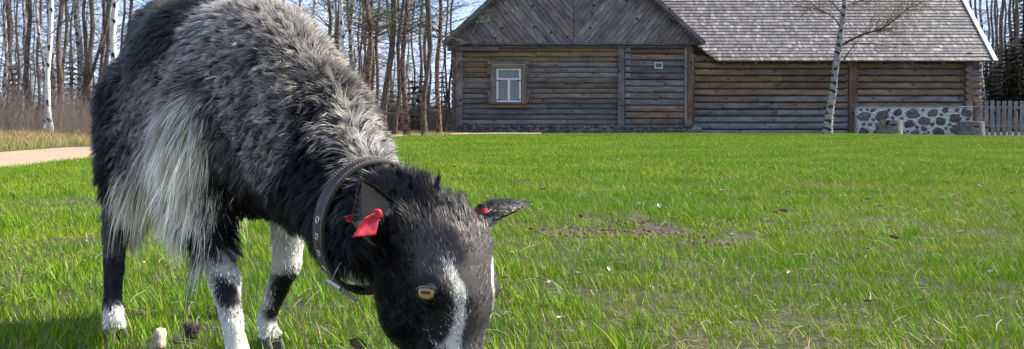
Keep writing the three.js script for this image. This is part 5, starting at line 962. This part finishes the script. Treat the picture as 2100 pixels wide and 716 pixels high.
// ---- leather collar with stitching, eyelets and a buckle
{
  const col = group('collar', 0, 0, 0, goat), n = COLLAR.n, c = new THREE.Vector3(...COLLAR.c), e1 = new THREE.Vector3(0, 1, 0).addScaledVector(n, -n.y).normalize(), e2 = new THREE.Vector3().crossVectors(n, e1).normalize();
  const N = 96, loop = [];
  for (let i = 0; i < N; i++) { const a = i / N * 6.2832, d = e1.clone().multiplyScalar(Math.cos(a)).addScaledVector(e2, Math.sin(a)); let t = 0.02; while (t < 0.25 && field(c.x + d.x * t, c.y + d.y * t, c.z + d.z * t) < 0.006) t += 0.0015; loop.push(t); }
  const sm = loop.map((_, i) => { let s = 0, w = 0; for (let k = -6; k <= 6; k++) { s += loop[(i + k + N) % N]; w++; } return s / w; });
  const at_ = (a, off, h) => { const f = ((a / 6.2832 * N) % N + N) % N, i = Math.floor(f), R = mix(sm[i], sm[(i + 1) % N], f - i) + h; return c.clone().addScaledVector(e1, Math.cos(a) * R).addScaledVector(e2, Math.sin(a) * R).addScaledVector(n, off); };
  const leather = texture(256, 256, (u, v) => { const t = 0.75 + 0.4 * tile(u, v, 22, 22, 71, 4); return [t, t, t]; });
  const pos = [], uv = [], idx = [], prof = [[-1, 0], [-0.98, 0.0035], [-0.9, 0.0048], [0, 0.0052], [0.9, 0.0048], [0.98, 0.0035], [1, 0], [0.9, -0.001], [-0.9, -0.001], [-1, 0]], M = prof.length, S = 160;
  for (let i = 0; i <= S; i++) { const a = i / S * 6.2832; prof.forEach(([o, h], k) => { const p = at_(a, o * COLLAR.half, h); pos.push(p.x, p.y, p.z); uv.push(a * 1.4, k * 0.12); }); }
  for (let i = 0; i < S; i++) for (let k = 0; k < M - 1; k++) { const p = i * M + k; idx.push(p, p + M, p + 1, p + 1, p + M, p + M + 1); }
  mesh('strap', buffer(pos, null, uv, null, idx), std({ color: rgb(0.055, 0.036, 0.027), map: leather, bumpMap: leather, bumpScale: 0.0012, roughness: 0.5, side: THREE.DoubleSide }), col);
  for (const o of [-0.80, -0.45, 0.80]) { const T = new Tubes(); for (let i = 0; i < 120; i++) { const a = i / 120 * 6.2832; if (o === -0.45 && i % 1) continue; const q = [0, 0.3, 0.6].map((f) => at_(a + f * 6.2832 / 120, o * COLLAR.half, f === 0.3 ? 0.0060 : 0.0046)); T.limb(q, [0.0006, 0.0007, 0.0006], 4); } stuff(mesh('stitching', T.geometry(), std({ color: rgb(0.34, 0.29, 0.24), roughness: 0.8 }), col)); }
  // find the angle on the right side at which the strap passes a row of the photograph
  const angleAt = (py) => { let best = 0, m = 1e9; for (let i = 0; i < 400; i++) { const a = i / 400 * 6.2832, p = at_(a, 0, 0.005); if (p.z < 0.012) continue; const q = project(p); if (Math.abs(q[1] - py) < m) { m = Math.abs(q[1] - py); best = a; } } return best; };
  const steel = std({ color: rgb(0.6, 0.59, 0.56), metalness: 0.6, roughness: 0.35 });
  for (const py of [452, 486, 520, 551]) { const a = angleAt(py), p = at_(a, 0, 0.0054), out = at_(a, 0, 0.03).sub(p).normalize(); const o = mesh('eyelet', new THREE.TorusGeometry(0.0042, 0.0012, 8, 20), steel, col); o.position.copy(p); o.quaternion.setFromUnitVectors(V(0, 0, 1), out); const h = mesh('eyelet_hole', new THREE.CircleGeometry(0.0036, 16), std({ color: rgb(0.01, 0.009, 0.008), roughness: 0.9 }), col); h.position.copy(p).addScaledVector(out, 0.0003); h.quaternion.copy(o.quaternion); }
  { const a = angleAt(580), p = at_(a, 0, 0.008), out = at_(a, 0, 0.05).sub(p).normalize(), along = at_(a + 0.05, 0, 0.008).sub(p).normalize(), H = COLLAR.half + 0.006;
    const bar = (x0, y0, x1, y1, rad) => { const A = p.clone().addScaledVector(n, x0).addScaledVector(along, y0), B = p.clone().addScaledVector(n, x1).addScaledVector(along, y1); return new THREE.TubeGeometry(new THREE.LineCurve3(A, B), 4, rad, 10); };
    mesh('buckle', mergeGeometries([bar(-H, 0, H, 0, 0.0036), bar(-H, 0.026, H, 0.026, 0.003), bar(-H, 0, -H, 0.026, 0.003), bar(H, 0, H, 0.026, 0.003), bar(0, 0, 0.0, 0.028, 0.0018)]), steel, col);
    const lp = [], li = []; for (let i = 0; i <= 10; i++) { const f = i / 10, q = at_(a + (project(at_(a + 0.05, 0, 0)).at(1) > project(at_(a, 0, 0)).at(1) ? 1 : -1) * f * 0.4, 0, 0.010 + 0.006 * f); for (const o of [-1, 1]) { const w = q.clone().addScaledVector(n, o * COLLAR.half * 0.85 * (f > 0.85 ? 0.6 : 1)); lp.push(w.x, w.y, w.z); } }
    for (let i = 0; i < 10; i++) { const v = i * 2; li.push(v, v + 1, v + 2, v + 1, v + 3, v + 2); } mesh('strap_end', buffer(lp, null, null, null, li), std({ color: rgb(0.05, 0.035, 0.028), roughness: 0.5, side: THREE.DoubleSide }), col); }
}
// ---- red ear tags
{
  const red = std({ color: rgb(0.42, 0.015, 0.025), roughness: 0.42 });
  function flag(pts, th, parent) {                                   // a thin moulded flag through four corners, slightly dished
    const [a, b, c, d] = pts, N = 8, pos = [], idx = [], nn = b.clone().sub(a).cross(d.clone().sub(a)).normalize();
    for (const f of [1, -1]) for (let j = 0; j <= N; j++) for (let i = 0; i <= N; i++) { const s = i / N, t = j / N, p = a.clone().lerp(b, s).lerp(d.clone().lerp(c, s), t).addScaledVector(nn, f * th / 2 + 0.004 * Math.sin(Math.PI * s) * Math.sin(Math.PI * t) + 0.0016 * noise(s * 6, t * 6, 2)); pos.push(p.x, p.y, p.z); }
    const w = N + 1, H = w * w; for (let f = 0; f < 2; f++) for (let j = 0; j < N; j++) for (let i = 0; i < N; i++) { const p = f * H + j * w + i; f ? idx.push(p, p + w, p + 1, p + 1, p + w, p + w + 1) : idx.push(p, p + 1, p + w, p + 1, p + w + 1, p + w); }
    for (let i = 0; i < N; i++) for (const [u, v] of [[i, i + 1], [N * w + i + 1, N * w + i], [(i + 1) * w, i * w], [i * w + N, (i + 1) * w + N]]) idx.push(u, u + H, v, v, u + H, v + H);
    return buffer(pos, null, null, null, idx);
  }
  const Q = (px, py, dd = 0) => toGoat(px, py, dR - 0.035 + dd);
  const tg = group('ear_tag', 0, 0, 0, goat); tg.userData.label = 'red plastic flag tag through the right ear';
  mesh('flag', flag([Q(781, 430, 0.012), Q(770, 482, 0.0), Q(722, 487, -0.012), Q(748, 446, -0.004)], 0.0022, tg), red, tg);
  mesh('flag', flag([Q(748, 436, 0.055), Q(748, 458, 0.055), Q(712, 456, 0.055), Q(706, 444, 0.055)], 0.0022, tg), red, tg);
  const st = mesh('stud', new THREE.CylinderGeometry(0.006, 0.007, 0.012, 16), red, tg); st.position.copy(Q(772, 440, 0.012)); st.quaternion.setFromUnitVectors(V(0, 1, 0), earRopen);
  const tl = group('ear_tag', 0, 0, 0, goat); tl.userData.label = 'red and black button tag on top of the left ear';
  const up = toGoat(985, 400, dL + 0.02).sub(toGoat(991, 440, dL + 0.02)).normalize();
  for (const [k, m, R, h, o] of [['button', red, 0.0068, 0.006, 0], ['cap', std({ color: rgb(0.012, 0.012, 0.014), roughness: 0.4 }), 0.0062, 0.006, 0.0062]]) { const b = mesh(k, new THREE.CylinderGeometry(R * 0.93, R, h, 20), m, tl); b.position.copy(toGoat(990, 432, dL - 0.02)).addScaledVector(up, o); b.quaternion.setFromUnitVectors(V(0, 1, 0), up); }
}

// ---------------------------------------------------------------- grass
const grassMat = new THREE.MeshPhysicalMaterial({ vertexColors: true, roughness: 0.6, specularIntensity: 0.22, transmission: 0.33, thickness: 0, side: THREE.DoubleSide });
function tuft(seed, blades, radius, hMin, hMax, wid, dry) {
  const r = rng(seed), pos = [], nor = [], col = [], idx = [];
  for (let b = 0; b < blades; b++) {
    const a = r() * 6.283, q = radius * Math.sqrt(r()), bx = Math.cos(a) * q, bz = Math.sin(a) * q, f = r() * 6.283, h = mix(hMin, hMax, r() ** 1.4), bend = (0.15 + 0.6 * r()) * h, w = wid * (0.6 + 0.7 * r());
    const dx = Math.cos(f), dz = Math.sin(f), sx = -dz, sz = dx, isDry = r() < dry;
    const flop = r() < 0.12 ? 0.35 : 1;                           // a few blades lie over
    const tone = r(); const c0 = isDry ? [0.30, 0.24, 0.11] : mix3([0.075, 0.18, 0.006], [0.15, 0.25, 0.011], tone), c1 = isDry ? [0.50, 0.42, 0.24] : mix3([0.185, 0.36, 0.007], [0.33, 0.47, 0.015], tone);
    const base = pos.length / 3;
    const tw = (r() - 0.5) * 1.2;
    for (let i = 0; i <= 3; i++) {
      const t = i / 3, o = bend * t * t * (flop < 1 ? 1.5 : 1), y = h * t * (1 - 0.25 * t) * (flop < 1 ? flop : 1), ww = w * (1 - t * t) * 0.5, cx = bx + dx * o, cz = bz + dz * o, c = mix3(c0, c1, 0.72);
      const px = sx * Math.cos(tw * t) + dx * Math.sin(tw * t), pz = sz * Math.cos(tw * t) + dz * Math.sin(tw * t);
      if (i < 3) { pos.push(cx - px * ww, y - 0.006, cz - pz * ww, cx + px * ww, y - 0.006, cz + pz * ww); col.push(...c, ...c); } else { pos.push(cx, y, cz); col.push(...c); }
    }
    for (let i = 0; i < 2; i++) { const p = base + i * 2; idx.push(p, p + 1, p + 2, p + 1, p + 3, p + 2); } idx.push(base + 4, base + 5, base + 6);
  }
  return buffer(pos, null, null, col, idx);
}
{
  const lawn = group('lawn_grass'); stuff(lawn);
  const r = rng(2), q = new THREE.Object3D(), c = new THREE.Color(), zones = [
    { name: 'near_grass', v: 8, blades: 60, rad: 0.075, h: [0.011, 0.041], w: 0.0024, d0: 0.9, d1: 6.5, dens: 330, dry: 0.08, s: 1 },
    { name: 'mid_grass', v: 6, blades: 90, rad: 0.17, h: [0.014, 0.048], w: 0.0035, d0: 6.5, d1: 14, dens: 110, dry: 0.05, s: 1 },
    { name: 'far_grass', v: 5, blades: 110, rad: 0.3, h: [0.016, 0.05], w: 0.006, d0: 14, d1: 30, dens: 46, dry: 0.05, s: 1 },
  ];
  zones.forEach((zn, zi) => {
    const lists = Array.from({ length: zn.v }, () => []);
    let d = zn.d0, left = 0;
    const half = (D) => 0.56 * D + 0.6 + 0.03 * D;
    for (let z = zn.d0; z < zn.d1; z += 0.1) {
      const H = half(z), n = 0.1 * 2 * H * zn.dens; let k = Math.floor(n + r());
      while (k--) {
        const x = mix(-H, H, r()), D = z + 0.1 * r(), so = soilAmount(x, -D);
        if (so > 0.10 && r() < so * 0.92) continue;
        const rd = roadDistance(x, -D); if (rd < 0.02 + zn.rad * 0.4) continue;
        const fa = forestAmount(x, -D); if (fa > 0.15 && r() < fa * 1.3) continue;
        if (D > 29.5 && x > -2.2 && x < 14) continue;
        const patch = fbm(x * 0.9, D * 0.9, 5, 3), fine = noise(x * 5, D * 5, 2);
        lists[Math.floor(r() * zn.v)].push([x, D, 0.70 + 0.55 * r() + 1.0 * patch + 0.35 * fine, patch, fine, so, rd]);
      }
    }
    lists.forEach((list, v) => {
      const M = new THREE.InstancedMesh(tuft(50 + zi * 20 + v, zn.blades, zn.rad, ...zn.h, zn.w, zn.dry), grassMat, list.length);
      list.forEach(([x, D, s, p, f, so, rd], i) => {
        q.position.set(x, heightAt(x, -D), -D); q.rotation.set(0, r() * 6.28, 0); const k = clamp(s, 0.45, 1.7) * (1 - 0.4 * so); q.scale.set(0.9 + 0.2 * r(), k, 0.9 + 0.2 * r()); q.updateMatrix(); M.setMatrixAt(i, q.matrix);
        const t = clamp(0.5 + 1.3 * p + 0.5 * (r() - 0.5)); let cc = mix3([1.30, 1.06, 1.0], [0.70, 0.92, 0.8], t); const worn = smooth(0.06, 0.26, fbm(x * 1.7 + 40, D * 1.7, 8, 3)); cc = mix3(cc, [1.55, 1.0, 2.4], 0.55 * worn * r()); const lush = smooth(0.08, 0.3, fbm(x * 2.6, D * 2.6 + 70, 4, 3)); cc = mix3(cc, [0.48, 0.72, 0.7], 0.7 * lush); if (so > 0.05 || rd < 0.25) cc = mix3(cc, [1.5, 0.95, 1.2], 0.6 * r()); M.setColorAt(i, c.setRGB(...cc));
      });
      M.name = zn.name; lawn.add(stuff(M));
    });
  });
  // dead straw lying in the sward
  {
    const sg = new Tubes(); sg.limb([V(-0.5, 0, 0), V(0, 0.05, 0.03), V(0.5, 0, 0)], [0.007, 0.008, 0.003], 3);
    const M = new THREE.InstancedMesh(sg.geometry(), std({ roughness: 0.8 }), 2200);
    for (let i = 0; i < 2200; i++) { const D = 1.2 + 8 * r() ** 1.5, x = mix(-0.6 * D - 0.3, 0.6 * D + 0.3, r()), L = 0.02 + 0.06 * r(), y = heightAt(x, -D); q.position.set(x, y + 0.006 + 0.03 * r(), -D); q.rotation.set(0, r() * 6.28, (r() - 0.5) * 0.9); q.scale.set(L, 0.06 + 0.05 * r(), 0.06 + 0.05 * r()); q.updateMatrix(); M.setMatrixAt(i, q.matrix); M.setColorAt(i, c.setRGB(...mix3([0.30, 0.23, 0.12], [0.62, 0.54, 0.36], r()))); }
    M.name = 'dead_straw'; lawn.add(stuff(M));
  }
  // coarser bunches of longer grass
  for (let v = 0; v < 3; v++) {
    const g = tuft(500 + v, 26, 0.035, 0.04, 0.10, 0.0036, 0.05), M = new THREE.InstancedMesh(g, grassMat, 420); let n = 0;
    for (let i = 0; i < 420; i++) { const D = 1.3 + 11 * r() ** 1.4, x = mix(-0.6 * D - 0.3, 0.6 * D + 0.3, r()); if (soilAmount(x, -D) > 0.3 || roadDistance(x, -D) < 0.1 || fbm(x * 1.1 + 9, D * 1.1, 3, 2) < -0.05) continue; q.position.set(x, heightAt(x, -D), -D); q.rotation.set(0, r() * 6.28, 0); q.scale.setScalar(0.55 + 0.5 * r()); q.updateMatrix(); M.setMatrixAt(n, q.matrix); M.setColorAt(n++, c.setRGB(...mix3([0.75, 0.92, 0.85], [1.1, 1.08, 1.0], r()))); }
    M.count = n; M.name = 'coarse_grass'; lawn.add(stuff(M));
  }
  // pale rough grass on the bank between road and wood
  const rough = group('rough_grass'); stuff(rough);
  for (let v = 0; v < 4; v++) {
    const g = tuft(300 + v, 60, 0.16, 0.05, 0.22, 0.006, 0.7), list = [];
    for (let i = 0; i < 1500; i++) {
      const px = r() < 0.7 ? mix(-160, 330, r()) : mix(330, 930, r()), D = px < 330 ? mix(11.5, 22, r()) : mix(24, 36, r()), x = (px - 1050) / FOCAL * D;
      if (roadDistance(x, -D) < 0.12) continue; if (x > -6.2 && D < 24) continue; if (D > 29.6 && x > -2.2) continue;
      list.push([x, D]);
    }
    const M = new THREE.InstancedMesh(g, grassMat, list.length);
    list.forEach(([x, D], i) => { const p = woodsAt(1050 + x / D * FOCAL, D); q.position.copy(p); q.rotation.set(0, r() * 6.28, 0); const s = 0.4 + 0.6 * r(); q.scale.set(1, s, 1); q.updateMatrix(); M.setMatrixAt(i, q.matrix); const fa = forestAmount(x, -D); M.setColorAt(i, c.setRGB(...mix3([1.0, 0.95, 0.9], [1.05, 0.82, 0.95], clamp(fa * 0.8 + 0.3 * r())))); });
    M.name = 'rough_tufts'; rough.add(stuff(M));
  }
  // crumbs of bare earth
  const cg = new THREE.IcosahedronGeometry(1, 1), cp = cg.attributes.position; for (let i = 0; i < cp.count; i++) { const x = cp.getX(i), y = cp.getY(i), z = cp.getZ(i), k = 1 + 0.4 * noise(x * 2, y * 2, z * 2); cp.setXYZ(i, x * k, y * k, z * k); } cg.computeVertexNormals();
  const S = new THREE.InstancedMesh(cg, std({ roughness: 1 }), 520); let n = 0;
  for (let i = 0; i < 5000 && n < 520; i++) { const x = mix(-0.1, 1.1, r()), z = -mix(3.2, 4.3, r()); if (r() > soilAmount(x, z) * 0.8) continue; const s = 0.002 + 0.009 * r() ** 3; q.position.set(x, heightAt(x, z) - 0.008, z); q.rotation.set(r() * 6, r() * 6, r() * 6); q.scale.setScalar(s); q.updateMatrix(); S.setMatrixAt(n, q.matrix); S.setColorAt(n++, c.setRGB(...mix3([0.07, 0.05, 0.034], [0.17, 0.125, 0.08], r()))); }
  S.count = n; S.name = 'soil_crumbs'; scene.add(stuff(S));
}
// ---------------------------------------------------------------- litter in the grass
{
  const r = rng(60);
  function leafGeometry(seed, L, W) {
    const s = rng(seed), pos = [], idx = [], nx = 6, nz = 8;
    for (let j = 0; j <= nz; j++) for (let i = 0; i <= nx; i++) { const t = j / nz, u = i / nx * 2 - 1, w = W * Math.sin(Math.PI * Math.pow(t, 0.8)) * (1 + 0.12 * Math.sin(t * 25)); pos.push(u * w, 0.010 * u * u + 0.25 * W * noise(u * 1.2 + seed, t * 2.5, 1) + 0.2 * L * (t - 0.5) ** 2, (t - 0.5) * L); }
    for (let j = 0; j < nz; j++) for (let i = 0; i < nx; i++) { const p = j * (nx + 1) + i; idx.push(p, p + nx + 1, p + 1, p + 1, p + nx + 1, p + nx + 2); }
    return buffer(pos, null, null, null, idx);
  }
  const mats = { pale: [0.55, 0.47, 0.36], tan: [0.34, 0.23, 0.13], brown: [0.13, 0.08, 0.05], green: [0.30, 0.36, 0.18] };
  const M = Object.fromEntries(Object.entries(mats).map(([k, c]) => [k, std({ color: rgb(...c), roughness: 0.8, side: THREE.DoubleSide })]));
  const words = { pale: 'bleached whitish dead leaf lying in the lawn', tan: 'tan dry leaf lying in the lawn', brown: 'curled dark brown leaf lying in the lawn', green: 'single broad pale green leaf lying flat on the lawn' };
  const V_ = [1, 2, 3, 4].map((s) => leafGeometry(s, 0.05, 0.013));
  [[1098, 655, 'pale'], [1105, 600, 'tan'], [1275, 552, 'pale'], [1313, 436, 'pale'], [1353, 441, 'pale'], [1352, 447, 'brown'], [1572, 470, 'pale'], [1585, 470, 'pale'], [1942, 388, 'brown'], [1605, 452, 'brown'], [1825, 487, 'tan'], [1480, 405, 'pale'], [1248, 582, 'pale'], [1345, 622, 'green'], [1002, 418, 'pale'], [1582, 395, 'pale'], [1778, 535, 'tan'], [1620, 590, 'pale'], [1700, 600, 'tan'], [1050, 545, 'pale'], [1035, 600, 'brown'], [1410, 552, 'brown'], [298, 568, 'tan'], [22, 558, 'pale'], [64, 437, 'pale'], [140, 405, 'pale'], [175, 520, 'pale'], [328, 512, 'pale'], [1265, 300, 'pale'], [1420, 412, 'tan'], [1805, 440, 'tan'], [1190, 465, 'brown'], [1200, 466, 'pale'], [1090, 492, 'brown'], [1890, 650, 'tan'], [1150, 690, 'pale'], [1930, 690, 'tan'], [1780, 690, 'pale'], ...Array.from({ length: 46 }, () => [mix(20, 2080, r()), mix(300, 700, r() ** 1.3), ['pale', 'pale', 'tan', 'brown'][Math.floor(r() * 4)]])].forEach(([px, py, k], i) => {
    const p = onGround(px, py), o = mesh('fallen_leaf', V_[i % 4], M[k], scene); tag(o, words[k], 'leaf', 'dead leaves scattered in the lawn'); if (k === 'green') delete o.userData.group;
    o.position.copy(p); o.position.y += 0.034; const s = (0.26 + 0.34 * r()) * clamp(-p.z / 3, 0.6, 1.3); o.scale.setScalar(s); o.rotation.set((r() - 0.5) * 0.9, r() * 6.28, (r() - 0.5) * 0.9);
  });
  function chunk(name, label, cat, px, py, size, m, seed, lift = 0.02) {
    const g = new THREE.IcosahedronGeometry(1, 3), p = g.attributes.position, uv = []; for (let i = 0; i < p.count; i++) { let x = p.getX(i), y = p.getY(i), z = p.getZ(i); const s = 1 / Math.pow(Math.abs(x) ** 4 + Math.abs(y) ** 4 + Math.abs(z) ** 4, 0.25), k = s * (1 + 0.25 * noise(x * 2 + seed, y * 2, z * 2) + 0.08 * noise(x * 7, y * 7 + seed, z * 7)); p.setXYZ(i, x * k * size[0], y * k * size[1], z * k * size[2]); uv.push(x, y); } g.setAttribute('uv', new THREE.BufferAttribute(new Float32Array(uv), 2)); g.computeVertexNormals();
    const o = mesh(name, g, m, scene); tag(o, label, cat); o.position.copy(onGround(px, py)); o.position.y += lift; o.rotation.y = seed; return o;
  }
  chunk('wood_chip', 'pale chip of split wood standing in the shaded grass near the front hoof', 'wood chip', 327, 724, [0.013, 0.018, 0.008], std({ color: rgb(0.5, 0.4, 0.32), roughness: 0.9 }), 1.3, 0.025);
  chunk('bark_piece', 'dark crumpled piece of bark in the shadow under the goat', 'bark', 392, 700, [0.018, 0.014, 0.012], std({ color: rgb(0.035, 0.027, 0.02), roughness: 1 }), 2.2, 0.02);
  const bl = mesh('broad_leaf', leafGeometry(9, 0.036, 0.010), std({ color: rgb(0.16, 0.12, 0.06), roughness: 0.7, side: THREE.DoubleSide }), scene); tag(bl, 'curled brown leaf in the grass below the goat\'s chin', 'leaf'); bl.position.copy(onGround(738, 742)); bl.position.y += 0.028; bl.rotation.set(0.9, 1.2, 0.3);
}

renderer.render(scene, camera);
